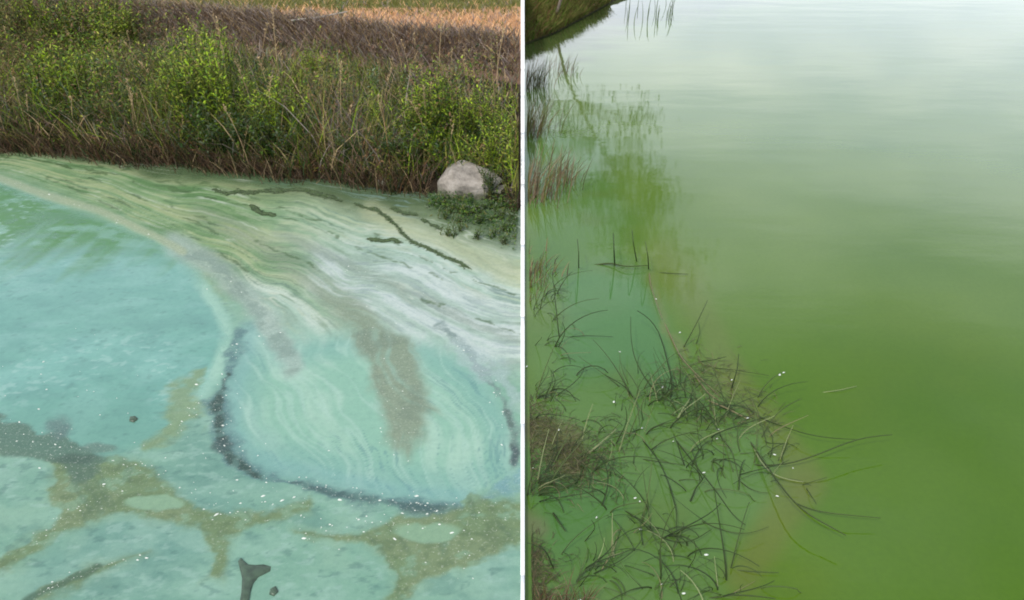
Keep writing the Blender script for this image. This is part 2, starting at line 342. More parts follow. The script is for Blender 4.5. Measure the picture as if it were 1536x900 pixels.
# drifting streak field above the line of f3/f4, paler to the right
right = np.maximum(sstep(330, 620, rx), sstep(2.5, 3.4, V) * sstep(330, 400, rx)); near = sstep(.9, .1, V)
paint(upper, lerp(np.tile(S(136, 170, 118), X.shape + (1,)), S(180, 208, 188), right), .12, .2)
paint(upper * sstep(.46, .66, fl1), lerp(np.tile(S(172, 188, 138), X.shape + (1,)), S(208, 226, 212), right), .08)
paint(upper * sstep(.50, .34, fl1) * .75, lerp(np.tile(S(98, 140, 84), X.shape + (1,)), S(152, 180, 160), right))
paint(upper * sstep(.55, .70, fl2) * .5, S(190, 205, 170)); paint(upper * sstep(.42, .28, fl2) * .6, S(104, 138, 98))
paint(upper * sstep(1.3, .2, V) * sstep(.38, .6, fl3) * .7, S(182, 190, 142), .05, .3)
paint(upper * near * .75, S(112, 140, 100), .7); paint(sstep(.8, .2, V + .6 * (fbm(X * 5, Y * 5, 115, 3) - .5)) * sstep(420, 380, ry) * .8, S(88, 112, 76), .95)  # margin painted darker for the shade and reflection of the bank
thin = fbm(X * 2.2, Y * 2.2, 99, 3)
paint(upper * sstep(.93, .985, rdg) * sstep(.4, .6, thin) * .7, S(206, 218, 196)); paint(upper * sstep(.91, .985, rdg2) * sstep(.62, .42, thin) * .85, lerp(np.tile(S(84, 118, 76), X.shape + (1,)), S(128, 156, 146), right), .2, .4)
paint(sstep(10, -25, lobe) * sstep(.92, .985, rdg) * .5, S(182, 218, 200)); paint(sstep(10, -25, lobe) * sstep(.95, .99, rdg2) * sstep(.45, .6, thin) * .6, S(112, 160, 156), .3, .3)
mb = fbm(X * 5 + Y * 2, Y * 9, 175, 5, .6); low = (1 - upper) * sstep(10, 30, lobe)
paint(low * sstep(.53, .72, mb) * .5, S(158, 198, 178)); paint(low * sstep(.45, .28, mb) * .5, S(104, 150, 136)); paint(low * sstep(.60, .72, fbm(X * 24, Y * 40, 177, 4, .6)) * .4, S(170, 206, 190)); paint(low * sstep(.36, .26, fbm(X * 20, Y * 34, 179, 4, .6)) * .45, S(88, 130, 120), .5)
# lavender white drift along the right
lav = sdf_poly(qx, qy, [(480, 385), (560, 385), (660, 420), (781, 480), (781, 540), (700, 520), (640, 500), (560, 470), (470, 430)])
paint(sstep(35, -20, lav) * (.3 + .6 * sstep(.42, .6, fl1)), S(210, 224, 218), .1, .3)
paint(sstep(40, -20, lav) * sstep(.56, .68, fl2) * .6, S(156, 178, 178))
# tan margin below the waterweed
dl, _ = dist_poly(qx, qy, [(560, 320), (640, 356), (720, 388), (800, 420)]); paint(sstep(26, 4, dl) * .65, S(188, 196, 156), .05, .2)
d, p_ = dist_poly(qx, qy, [(300, 318), (390, 366), (470, 424), (540, 474), (590, 540), (606, 640)]); paint(sstep(26, 4, d) * .6 * sstep(.3, .55, fl2), S(150, 164, 138), .05, .5)
d, p_ = dist_poly(qx, qy, [(420, 350), (540, 410), (660, 462), (790, 520)]); paint(sstep(14, 2, d) * .55 * sstep(.3, .55, fl2), S(146, 164, 146), .05, .5)
# grey brown tongue
tong = sdf_poly(qx, qy, [(470, 436), (530, 462), (590, 496), (628, 522), (634, 566), (652, 612), (628, 618), (626, 660), (612, 684), (582, 662), (572, 600), (562, 545), (532, 494), (486, 462)])
paint(sstep(16, -10, tong) * (.55 + .45 * sstep(.35, .6, fl2)), S(148, 166, 142), .05, .6); paint(sstep(8, -14, tong) * sstep(.5, .62, mid) * .7, S(136, 154, 134))
# the clear turquoise pool
oval = sdf_poly(rx, ry, [(-200, 262), (0, 274), (80, 303), (170, 336), (240, 366), (292, 402), (326, 450), (348, 500), (344, 534), (326, 572), (290, 612), (250, 650), (180, 676), (100, 684), (0, 662), (-200, 650)])
ov = sstep(10, -14, oval)
paint(ov, S(122, 182, 164), .95, .03); paint(ov * sstep(.45, .7, big) * .7, S(142, 200, 186), .9); paint(ov * sstep(.5, .7, mid) * .2, S(96, 152, 144))
paint(ov * sstep(420, 335, ry + 90 * (fbm(X * 9, Y * 1.5, 111, 3) - .5)) * .95, S(90, 146, 78), .3)  # green top of the pool: scum film plus the bank's reflection painted in
mo = fbm(X * 5 + 4, Y * 8, 95, 5); paint(ov * sstep(.50, .72, mo) * .4, S(150, 202, 188), .75); paint(ov * sstep(.46, .28, mo) * .22, S(88, 142, 134), .95); paint(ov * sstep(560, 660, ry) * .6, S(116, 170, 150))
mo2 = fbm(X * 26, Y * 34, 96, 4); paint(ov * sstep(.60, .72, mo2) * sstep(.45, .6, big) * .5, S(172, 212, 200), .5); paint(ov * sstep(.31, .24, mo2) * .35, S(92, 138, 128), .8)
rim = sstep(16, 2, np.abs(oval + 6)) * (.4 + .6 * sstep(.4, .6, fl1)) * sstep(230, 330, rx); paint(rim * .8, S(176, 216, 194), .2)
# lavender speckled band outside its right rim, and the pebbled line further left
d, p_ = dist_poly(qx, qy, [(262, 366), (330, 402), (372, 452), (402, 492), (432, 545)])
paint(sstep(26, 6, d) * .75, S(172, 192, 180), .1, .8); paint(sstep(24, 4, d) * sstep(.5, .62, mid) * .6, S(134, 158, 146))
d, _ = dist_poly(rx, ry, [(-60, 250), (0, 268), (60, 290), (150, 316), (230, 354), (275, 378)]); paint(sstep(9, 2, d) * .8, S(176, 190, 156), .05, 1.0)
# pale blue skin just inside it
d, _ = dist_poly(rx, ry, [(372, 500), (356, 556), (346, 605), (350, 646), (372, 680), (410, 700), (520, 722), (600, 738), (700, 748)]); paint(sstep(24, 4, d) * .4, S(128, 178, 180), .5, .1)
# dark slate boundary of the second lobe
for pts, wd, c, a in (
    ([(360, 500), (342, 556), (330, 605), (330, 650), (352, 690), (386, 713), (440, 724), (520, 740), (590, 752), (690, 766)], 11, S(102, 138, 138), .85),
    ([(340, 560), (328, 610), (330, 650), (352, 692), (392, 716)], 5, S(66, 90, 82), .95),
    ([(440, 724), (520, 742), (600, 756), (680, 768)], 6, S(82, 110, 108), .9),
    ([(662, 488), (700, 522), (726, 560), (756, 602), (772, 645), (776, 690)], 6, S(128, 152, 146), .8),
    ([(690, 525), (740, 560), (790, 610)], 16, S(184, 204, 204), .5),
    ([(756, 602), (770, 645), (775, 692)], 4, S(98, 120, 112), .8),
    ([(700, 760), (740, 740), (790, 712)], 12, S(128, 172, 180), .7)):
    jx = rx + (fbm(X * 20, Y * 20, 191, 4, .6) - .5) * 16; jy = ry + (fbm(X * 20, Y * 20, 193, 4, .6) - .5) * 12; d, p_ = dist_poly(jx, jy, pts); ww = wd * (.35 + 2.6 * np.clip(mid - .25, 0, 1)) * (.6 + .8 * big); ww = ww * (.25 + 1.5 * fbm(X * 9, Y * 9, 195, 4, .6) ** 1.3); paint(sstep(1.7, .5, d / ww) * a * (.55 + .45 * sstep(.35, .55, fbm(X * 22, Y * 26, 97, 3))), c, .25, .9)
# olive strand in the pool
d, p_ = dist_poly(qx, qy, [(318, 545), (292, 574), (276, 602), (252, 640), (214, 664)]); ww = 5 + 16 * np.sin(np.clip(p_, 0, 1) * math.pi) * mid * 1.6
rag = fbm(X * 18, Y * 22, 103, 4); paint(sstep(1.8, .3, d / ww + 2.2 * (rag - .5)) * .75, S(138, 160, 112), .2, .5)
# olive scum islands along the bottom
OL = S(124, 146, 102)
isl = [[(70, 690), (130, 688), (190, 690), (232, 706), (282, 746), (302, 766), (352, 768), (412, 764), (462, 740), (456, 766), (402, 786), (362, 792), (334, 812), (332, 872), (310, 872), (312, 822), (298, 792), (240, 785), (200, 780), (160, 784), (92, 800), (40, 852), (-60, 890), (-60, 872), (48, 812), (84, 790), (96, 760), (80, 738)],
       [(436, 796), (540, 800), (600, 778), (692, 766), (706, 748), (800, 742), (800, 800), (742, 830), (692, 850), (640, 872), (604, 905), (580, 905), (600, 862), (590, 832), (540, 816), (450, 810)],
       [(44, 900), (104, 872), (168, 842), (226, 828), (200, 846), (130, 876), (70, 905)],
       [(225, 790), (250, 792), (250, 830), (228, 832)]]
ix = rx + ((fbm(X * 4.5, Y * 4.5, 181, 3) - .5) * 26 + (fbm(X * 15, Y * 15, 183, 4, .6) - .5) * 26) * sc; iy = ry + ((fbm(X * 4.5, Y * 4.5, 185, 3) - .5) * 16 + (fbm(X * 15, Y * 15, 187, 4, .6) - .5) * 18) * sc
for q in isl[:3]:
    d = sdf_poly(ix, iy, q); rag = fbm(X * 18, Y * 22, 101, 4); paint(sstep(16, -6, d) * .35 * sstep(.3, .6, rag), S(138, 164, 126), .2, .4); m = sstep(4, -7, d + 18 * (rag - .5)); paint(m * (.7 + .3 * rag), OL, .12, .6); paint(m * sstep(.5, .66, mid) * .6, S(138, 156, 118)); paint(m * sstep(.56, .7, rag) * .5, S(104, 128, 96)); paint(m * sstep(.42, .3, rag) * .6, S(142, 178, 146)); paint(m * sstep(.46, .30, fl2) * .5, S(98, 124, 98))
for cx_, cy_, a_, b_ in ((236, 755, 42, 13), (646, 795, 50, 13)):
    e = np.hypot((qx - cx_) / a_, (qy - cy_) / b_); paint(sstep(1.15, .8, e), S(146, 182, 148), .3, .15)
d, _ = dist_poly(ix, iy, [(-60, 640), (20, 652), (70, 672), (140, 690)]); paint(sstep(1.25, .8, d / (34 * (.25 + mid))) * .85, S(96, 124, 106), .15, .9)
for cx_, cy_, a_, b_, c in ((90, 640, 16, 18, S(104, 132, 126)), (120, 688, 30, 8, S(84, 110, 96)), (150, 668, 22, 8, S(110, 140, 126)), (775, 684, 12, 14, S(82, 100, 104)), (345, 668, 16, 10, S(78, 100, 98))):
    e = np.hypot((qx - cx_) / a_, (qy - cy_) / b_); paint(sstep(1.4, .5, e + .9 * (mid - .5)) * .85, c, .2, .9)
d, p_ = dist_poly(qx, qy, [(40, 902), (104, 876), (150, 856)]); paint(sstep(8, 2, d) * .8, S(84, 112, 92), .2, .9)
for pts in ([(20, 236), (80, 243), (160, 264)], [(185, 253), (226, 261)], [(70, 270), (140, 298), (215, 330)], [(120, 262), (220, 300), (330, 350)], [(250, 284), (330, 300)], [(0, 232), (120, 252), (260, 282), (330, 300)], [(60, 262), (200, 312), (300, 362), (380, 410)], [(200, 262), (320, 285), (420, 312), (520, 350)], [(330, 300), (450, 335), (560, 380), (700, 430)], [(240, 300), (380, 360), (500, 415)], [(560, 352), (640, 390), (781, 450)], [(600, 440), (700, 470), (781, 500)], [(150, 250), (300, 275), (400, 300)]):
    d, p_ = dist_poly(px + (fbm(px / 30, py / 14, 83, 4, .6) - .5) * 16, py + (fbm(px / 26, py / 12, 84, 4, .6) - .5) * 15, pts); br_ = fbm(px / 24, py / 11, 88, 5, .65); paint(sstep(4.5 * br_, .4, d) * sstep(.44, .60, br_) * .75, S(84, 114, 68), .3)
KP = .53
thick = sstep(.5, .05, wet) * .003 * (.4 + fl1)
me = mesh_np('pond_water', np.c_[X.ravel(), Y.ravel(), thick.ravel()], [grid_faces(len(xs), len(ys))],
             {'col': np.clip(col * KP, 0, .95).reshape(-1, 3), 'wet': wet.ravel(), 'streak': (upper * (1 - .85 * ov)).clip(0, 1).ravel(), 'speck': speck.ravel(),
              'flow': np.c_[(V * 16).ravel(), (U * 1.6).ravel(), np.zeros(X.size)]}, True)
POND = tag(obj('pond_water', me, mat_pond()), kind='structure')

# ------------------------------------------------------------------ green lake (right of the added wall)
xs = np.r_[np.linspace(.006, 6, 300), np.geomspace(6.1, 900, 40)]; ys = np.r_[-60, -15, -4, -1, .3, np.linspace(.6, 17, 420), np.geomspace(17.3, 1500, 40)]
X, Y = np.meshgrid(xs, ys); px, py = to_px(X, Y)
wx = (fbm(X * 2.5, Y * 2.5, 141) - .5) * 60; wy = (fbm(X * 2.5, Y * 2.5, 143) - .5) * 50; qx = px + wx; qy = py + wy
big = fbm(X * .9, Y * .9, 145); col = np.tile(S(96, 138, 20), X.shape + (1,))
def paint2(m, c):
    global col
    col = lerp(col, c, np.clip(m, 0, 1))
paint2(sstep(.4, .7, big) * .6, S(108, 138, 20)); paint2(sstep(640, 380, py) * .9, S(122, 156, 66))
reed = sdf_poly(qx, qy, [(780, 150), (900, 200), (960, 330), (975, 410), (1000, 480), (1040, 540), (1130, 590), (1170, 660), (1200, 740), (1130, 800), (1100, 860), (1090, 950), (780, 950)])
paint2(sstep(20, -40, reed) * .8, S(106, 150, 72)); paint2(sstep(20, -40, reed) * sstep(.45, .65, fbm(X * 4, Y * 4, 151)) * .3, S(114, 140, 60))
teal = sdf_poly(px + wx * .35, py + wy * .35, [(835, 420), (900, 402), (970, 402), (985, 450), (1000, 520), (1005, 575), (940, 560), (850, 575), (836, 500)]); paint2(sstep(24, -24, teal + 36 * (fbm(X * 5, Y * 5, 161) - .5)) * .62, S(94, 154, 92))
teal = sdf_poly(qx, qy, [(800, 700), (900, 690), (960, 740), (930, 800), (840, 860), (800, 820)]); paint2(sstep(30, -30, teal) * .55, S(84, 144, 74))
for pts, wd, c, a in (([(974, 402), (980, 440), (996, 490), (1020, 530)], 6, S(142, 152, 88), .5), ([(1000, 400), (1040, 440), (1070, 500), (1080, 560)], 40, S(130, 150, 76), .6),
                      ([(1100, 560), (1160, 650), (1200, 730)], 30, S(130, 140, 68), .5), ([(1180, 740), (1150, 800), (1120, 870)], 36, S(124, 134, 54), .55), ([(800, 650), (860, 660), (850, 700)], 26, S(118, 112, 62), .7), ([(780, 790), (800, 800)], 20, S(128, 138, 92), .8)):
    d, _ = dist_poly(qx, qy, pts); paint2(sstep(1.3, .2, d / wd) * a, c)
d, _ = dist_poly(qx, qy, [(780, 78), (850, 45), (930, -5)]); paint2(sstep(70, 10, d) * .8, S(84, 98, 60))  # reflection of the shore grass put into the water colour as a darker band
KL = .43
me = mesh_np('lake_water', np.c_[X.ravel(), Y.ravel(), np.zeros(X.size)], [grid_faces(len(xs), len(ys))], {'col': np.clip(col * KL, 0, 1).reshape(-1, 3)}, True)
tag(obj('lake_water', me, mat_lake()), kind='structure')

# ------------------------------------------------------------------ white wall added to draw a dividing line, boards butted end to end
wall = tag(obj('added_divider_wall', None, loc=(0, 1.0, 0)), 'thin white wall added as divider between the pale scummed pond and the green lake', 'wall')
M_WHITE = mat_paint()
def wall_top(y):
    return max(.035, float(bank_z(np.array([-.02]), np.array([y]))[0]) + .035)
def wall_t(y): return .0012 + .00235 * (cp_ * y + sp_ * (H - wall_top(y)))
yb = [.9, 1.7, 2.5, 3.4, 4.3, 5.2, 6.0, 6.7, 7.2, 7.6, 8.4, 9.4, 10.4, 11.4]
for a, b in zip(yb[:-1], yb[1:]):
    nseg = 8; yv = np.linspace(a + .0008, b - .0008, nseg + 1); V_ = []; Fc = []
    for y in yv:
        z = wall_top(y); h = wall_t(y); V_ += [(-h, y - 1, -.5), (-h, y - 1, z - .003), (-h + .002, y - 1, z), (h - .002, y - 1, z), (h, y - 1, z - .003), (h, y - 1, -.5)]
    for i in range(nseg):
        for j in range(6):
            q = (j + 1) % 6; Fc.append((i * 6 + j, i * 6 + q, (i + 1) * 6 + q, (i + 1) * 6 + j))
    e = nseg * 6
    obj('added_wall_board', mesh_np('added_wall_board', V_, [np.array(Fc), np.array([[5, 4, 3, 2, 1, 0], [e, e + 1, e + 2, e + 3, e + 4, e + 5]])]), M_WHITE, wall)

# ------------------------------------------------------------------ blades
def blades(bx, by, bz, h, wd, lean, ldir, cols, face=None, curl=1.6, tipdark=None, base_shade=1.0, xmax=-.03, xmin=None, fb=None):
    n = len(bx); ts = np.array([0, .34, .68, 1.0]); ww = np.array([.8, 1.0, .7, 0]); fa = RNG.uniform(0, math.pi, n) if face is None else face
    dx, dy = np.cos(ldir), np.sin(ldir); cx_, sx_ = np.cos(fa), np.sin(fa); out = []
    for t_, w_ in zip(ts, ww):
        off = lean * h * t_ ** curl; z = bz + h * t_ * np.sqrt(np.clip(1 - (lean * t_) ** 2 * .6, .1, 1))
        for s in ((-1, 1) if w_ > 0 else (0,)):
            out.append(np.c_[bx + dx * off + s * cx_ * wd * w_ * .5, by + dy * off + s * sx_ * wd * w_ * .5, z])
    Vv = np.stack(out, 1)
    if xmax is not None: Vv[..., 0] = np.where(Vv[..., 0] > xmax, xmax - (Vv[..., 0] - xmax) * .3, Vv[..., 0])
    if xmin is not None: Vv[..., 0] = np.where(Vv[..., 0] < xmin, xmin - (Vv[..., 0] - xmin) * .3, Vv[..., 0])
    b = np.arange(n)[:, None] * 7
    q = np.concatenate([b + np.array([[0, 1, 3, 2]]), b + np.array([[2, 3, 5, 4]])]); tr = b + np.array([[4, 5, 6]])
    cc = np.repeat(cols[:, None], 7, 1)
    return Vv.reshape(-1, 3), q, tr, cc.reshape(-1, 3)
def blades_obj(name, data):
    V_, q, t_, c_ = data; return mesh_np(name, V_, [q, t_], {'col': np.clip(c_, 0, 1)})
BRIGHT, MIDG, DARKG, OLIVE = np.array([.20, .29, .014]), np.array([.075, .14, .014]), np.array([.020, .050, .010]), np.array([.14, .145, .035])
GREYG, RUST, STRAW, MAUVE, YELG = np.array([.15, .19, .11]), np.array([.22, .125, .06]), np.array([.44, .33, .18]), np.array([.225, .185, .16]), np.array([.30, .31, .05])
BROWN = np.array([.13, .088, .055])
ZONES = [  # pixel centre of the plant mass, radii, weights over the palette
    (95, 110, 65, 60, 'g'), (320, 130, 65, 85, 'g'), (420, 190, 50, 50, 'g'), (655, 190, 75, 60, 'g'), (775, 210, 40, 70, 'y'), (180, 40, 50, 45, 'y'), (470, 75, 40, 45, 'y'),
    (30, 60, 70, 60, 'r'), (520, 160, 80, 60, 'm'), (690, 110, 110, 50, 'm'), (230, 60, 60, 45, 'm'), (430, 70, 120, 35, 'm'), (540, 90, 60, 40, 'o'), (230, 150, 60, 50, 'o'), (60, 195, 120, 30, 'b'), (340, 238, 90, 20, 'b'), (640, 262, 70, 18, 'b'), (500, 230, 90, 35, 'b'), (200, 210, 80, 25, 'b')]  # 'b': brown dead stems that also carry the foot's shade in their colour
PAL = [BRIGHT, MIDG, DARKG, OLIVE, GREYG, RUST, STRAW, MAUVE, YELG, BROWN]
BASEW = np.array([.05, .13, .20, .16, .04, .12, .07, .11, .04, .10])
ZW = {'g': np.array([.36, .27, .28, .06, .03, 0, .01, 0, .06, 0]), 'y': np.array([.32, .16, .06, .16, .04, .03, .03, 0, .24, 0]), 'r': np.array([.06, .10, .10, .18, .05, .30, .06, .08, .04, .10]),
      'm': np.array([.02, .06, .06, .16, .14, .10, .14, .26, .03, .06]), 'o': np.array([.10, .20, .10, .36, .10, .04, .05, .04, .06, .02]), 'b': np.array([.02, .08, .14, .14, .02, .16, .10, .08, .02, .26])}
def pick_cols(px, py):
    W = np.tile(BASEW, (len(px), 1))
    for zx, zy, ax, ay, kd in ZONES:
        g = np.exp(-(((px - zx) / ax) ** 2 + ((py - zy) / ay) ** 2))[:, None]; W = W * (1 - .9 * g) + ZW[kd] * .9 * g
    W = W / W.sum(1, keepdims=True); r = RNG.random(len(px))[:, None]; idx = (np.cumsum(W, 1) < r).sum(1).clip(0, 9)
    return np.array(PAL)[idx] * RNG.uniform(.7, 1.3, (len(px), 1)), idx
# grass and weeds of the bank: uncountable
n = 52000; bx = -RNG.random(n) ** .9 * 7.2 - .03; a = yfoot(bx); b = yedge(bx); t = RNG.random(n) ** 1.15 * .95 + .012; by = a + (b - a) * t; bz = bank_z(bx, by) - .02
h = RNG.gamma(5, .05, n).clip(.06, .65) * np.interp(t, [0, .1, .35, .55, .85, 1], [.9, 1.2, 1.05, .6, .4, .3]) * (.55 + .9 * fbm(bx * 1.4, by * 1.4, 201))
h *= np.interp(bx, [-1.6, -.5, 0], [1, .75, .6])
RKX, RKY = P(700, 298).x, P(700, 298).y + .2
def off_rock(x, y): return ~((np.abs(x - RKX) < .30) & (y < RKY + .02))
kp = off_rock(bx, by); bx, by, bz, h, t = bx[kp], by[kp], bz[kp], h[kp], t[kp]; n = len(bx)
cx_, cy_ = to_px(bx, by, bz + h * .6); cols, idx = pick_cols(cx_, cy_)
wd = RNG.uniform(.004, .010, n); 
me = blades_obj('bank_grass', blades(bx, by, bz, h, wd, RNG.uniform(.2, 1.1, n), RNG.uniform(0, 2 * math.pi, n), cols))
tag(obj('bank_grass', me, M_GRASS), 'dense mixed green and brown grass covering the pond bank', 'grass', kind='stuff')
n = 5200; bx = -RNG.random(n) * 7 - .03; a = yfoot(bx); b = yedge(bx); t = RNG.normal(-.012, .022, n); by = a + (b - a) * t; kp = off_rock(bx, by); bx, by = bx[kp], by[kp]; n = len(bx)
cols = np.array([BROWN, BROWN * .6, RUST * .6, DARKG, OLIVE * .6, STRAW * .7])[RNG.choice(6, n, p=[.28, .25, .17, .12, .11, .07])] * RNG.uniform(.6, 1.2, (n, 1))
me = blades_obj('margin_grass', blades(bx, by, np.maximum(bank_z(bx, by), 0) - .01, RNG.gamma(4, .035, n) * (.4 + 1.2 * fbm(bx * 4, by * 0, 207)), RNG.uniform(.004, .009, n), RNG.uniform(.2, 1.0, n), RNG.normal(-1.6, 1.3, n), cols))
tag(obj('margin_grass', me, M_GRASS), 'brown dead stems and grass standing along the water line', 'grass', kind='stuff')
# small-leaved weeds mixed through the grass: leaf-sized faces through the volume
def leaf_faces(cxyz, size, cols, asp=.42):
    n = len(cxyz); th = RNG.uniform(0, 2 * math.pi, n); el_ = RNG.uniform(-.5, 1.0, n); d = np.c_[np.cos(th) * np.cos(el_), np.sin(th) * np.cos(el_), np.sin(el_)]
    s = np.c_[-np.sin(th), np.cos(th), RNG.uniform(-.5, .5, n)]; s /= np.linalg.norm(s, axis=1, keepdims=True); L_ = size[:, None]
    V_ = np.stack([cxyz, cxyz + d * L_ * .45 + s * L_ * asp * .5, cxyz + d * L_, cxyz + d * L_ * .45 - s * L_ * asp * .5], 1)
    return V_.reshape(-1, 3), np.arange(n)[:, None] * 4 + np.array([[0, 1, 2, 3]]), np.repeat(cols[:, None], 4, 1).reshape(-1, 3)
n = 90000; bx = -RNG.random(n) * 7 - .07; a = yfoot(bx); b = yedge(bx); t = RNG.random(n) * .9; by = a + (b - a) * t; top = .04 + .70 * sstep(.40, .68, fbm(bx * 2.6, by * 2.6, 221))
kp = off_rock(bx, by); bx, by, top = bx[kp], by[kp], top[kp]; n = len(bx)
kp = RNG.random(n) > sstep(.34, .55, (by - yfoot(bx)) / (yedge(bx) - yfoot(bx)) + .25 * (fbm(bx * 2, by * 2, 225) - .5)) * sstep(-4.6, -3.6, bx) * .96; bx, by, top = bx[kp], by[kp], top[kp]; n = len(bx)
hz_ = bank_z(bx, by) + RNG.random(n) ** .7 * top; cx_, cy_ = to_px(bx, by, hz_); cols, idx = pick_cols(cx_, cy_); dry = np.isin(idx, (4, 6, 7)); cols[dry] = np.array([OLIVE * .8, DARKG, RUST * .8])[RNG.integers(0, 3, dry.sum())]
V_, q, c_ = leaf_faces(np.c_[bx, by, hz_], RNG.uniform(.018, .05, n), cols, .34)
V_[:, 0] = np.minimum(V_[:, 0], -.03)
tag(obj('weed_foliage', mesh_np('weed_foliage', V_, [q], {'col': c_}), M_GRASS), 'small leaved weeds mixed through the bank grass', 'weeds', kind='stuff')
# matted dead grass hanging over the ledge
n = 16000; bx = -RNG.random(n) * 7 - .03; by = yedge(bx) + RNG.normal(-.05, .12, n); bz = bank_z(bx, by)
cols = np.array([MAUVE * 1.5, BROWN * 1.2, STRAW * .9, MAUVE])[RNG.integers(0, 4, n)] * RNG.uniform(.6, 1.4, (n, 1))
me = blades_obj('thatch', blades(bx, by, bz, RNG.uniform(.04, .20, n), RNG.uniform(.005, .012, n), RNG.uniform(.5, 1.1, n), RNG.normal(-math.pi / 2, 1.2, n), cols, curl=1.1))
tag(obj('ledge_thatch', me, M_GRASS), 'matted grey brown dead grass along the ledge of the bank', 'dead grass', kind='stuff')
# dry straw on the field
n = 30000; bx = -RNG.random(n) * 8.5 - .03; by = yedge(bx) + .05 + RNG.random(n) ** 1.2 * 3.6; bz = bank_z(bx, by)
g = fbm(bx * 1.1, by * 1.1, 231); grn = (RNG.random(n) < sstep(9.0, 9.9, by + .6 * g) * .75 + .08)
cols = np.where(grn[:, None], OLIVE * 1.1, np.where((RNG.random(n) < .7)[:, None], STRAW * np.array([1.5, 1.2, 1.1]), MAUVE * 1.2)) * RNG.uniform(.75, 1.2, (n, 1))
me = blades_obj('straw', blades(bx, by, bz, RNG.uniform(.03, .10, n), RNG.uniform(.006, .012, n), RNG.uniform(.4, 1.1, n), RNG.uniform(0, 6.3, n), cols))
tag(obj('field_straw', me, M_GRASS), 'short dry straw coloured grass on the field above the bank', 'dry grass', kind='stuff')

# ------------------------------------------------------------------ leafy plants as things
def tube(pts, rad, sides=5):
    pts = np.array(pts, float); n = len(pts); rad = np.broadcast_to(rad, n); tg = np.gradient(pts, axis=0); tg /= np.linalg.norm(tg, axis=1, keepdims=True) + 1e-9
    up = np.array([.13, .21, 1.0]); s = np.cross(tg, up); s /= np.linalg.norm(s, axis=1, keepdims=True) + 1e-6; r = np.cross(s, tg)
    an = np.arange(sides) * 2 * math.pi / sides
    V_ = (pts[:, None] + rad[:, None, None] * (np.cos(an)[None, :, None] * s[:, None] + np.sin(an)[None, :, None] * r[:, None])).reshape(-1, 3)
    Fc = [(i * sides + j, i * sides + (j + 1) % sides, (i + 1) * sides + (j + 1) % sides, (i + 1) * sides + j) for i in range(n - 1) for j in range(sides)]
    return V_, np.array(Fc)
def join(parts):
    V_ = []; Fs = {}; o = 0
    for v, f in parts:
        V_.append(v); Fs.setdefault(f.shape[1], []).append(f + o); o += len(v)
    return np.concatenate(V_), [np.concatenate(x) for x in Fs.values()]
def leaf(base, dirv, L_, wd, droop):
    d = np.array(dirv) / np.linalg.norm(dirv); s = np.cross(d, [0, 0, 1]); s /= np.linalg.norm(s) + 1e-6; up = np.cross(s, d); b = np.array(base)
    m = b + d * L_ * .4 + up * .02 * L_; tp = b + d * L_ - np.array([0, 0, droop * L_]); m2 = b + d * L_ * .75 - np.array([0, 0, droop * L_ * .45])
    V_ = np.array([b, m + s * wd * .5 + up * wd * .15, m, m - s * wd * .5 + up * wd * .15, m2 + s * wd * .36 + up * wd * .1, m2, m2 - s * wd * .36 + up * wd * .1, tp])
    return V_, np.array([[0, 1, 2], [0, 2, 3], [1, 4, 2], [4, 5, 2], [2, 5, 3], [5, 6, 3], [4, 7, 5], [5, 7, 6]])
def make_plant_meshes(nm, pal, nst, h, leafL, leafW, per, spread, seed):
    rr = np.random.default_rng(seed); st = []; lf = []; lc = []
    for i in range(nst):
        an = rr.uniform(0, 6.28); ln = rr.uniform(.1, 1) * spread; hh = h * rr.uniform(.65, 1.05); b0 = np.array([rr.normal(0, .04), rr.normal(0, .04), -.03])
        pts = [b0 + np.array([math.cos(an) * ln * t_ ** 1.5, math.sin(an) * ln * t_ ** 1.5, hh * t_]) for t_ in np.linspace(0, 1, 6)]
        st.append(tube(pts, np.linspace(.006, .002, 6), 4))
        for j in range(per):
            t_ = .15 + .85 * (j + rr.random()) / per; k = t_ * 5; i0 = min(int(k), 4); b = pts[i0] + (pts[i0 + 1] - pts[i0]) * (k - i0)
            a2 = j * 2.4 + rr.normal(0, .3); L_ = leafL * rr.uniform(.6, 1.15) * (1.15 - .45 * t_)
            lf.append(leaf(b, (math.cos(a2), math.sin(a2), rr.uniform(.1, 1.1)), L_, leafW * L_, rr.uniform(-.1, .4)))
            cc = pal[rr.integers(0, len(pal))] * rr.uniform(.75, 1.3) * (.9 + .25 * t_); lc.append(np.tile(cc, (8, 1)))
    v, f = join(st); ms = mesh_np(nm + '_stem', v, f, {'col': np.tile(np.array([.10, .11, .03]), (len(v), 1))}, True)
    v, f = join(lf); ml = mesh_np(nm + '_leaf', v, f, {'col': np.concatenate(lc)})
    return ms, ml
KIND = {}
for s in range(3):
    KIND['bright', s] = make_plant_meshes('bright', [BRIGHT * 1.15, BRIGHT * 1.35, MIDG * 1.2, YELG], 15, .62, .06, .28, 34, .26, 300 + s)
    KIND['dark', s] = make_plant_meshes('dark', [DARKG, DARKG * 1.3, MIDG, GREYG * .7], 14, .45, .06, .34, 28, .24, 320 + s)
    KIND['grey', s] = make_plant_meshes('grey', [GREYG, GREYG * 1.2, MIDG], 6, .5, .10, .34, 16, .16, 340 + s)
    KIND['feather', s] = make_plant_meshes('feather', [OLIVE, MIDG, YELG * .8, RUST * .8], 14, .58, .045, .22, 30, .26, 360 + s)
    KIND['water', s] = make_plant_meshes('water', [DARKG * 1.2, MIDG, GREYG * .8], 7, .20, .055, .32, 12, .14, 380 + s)
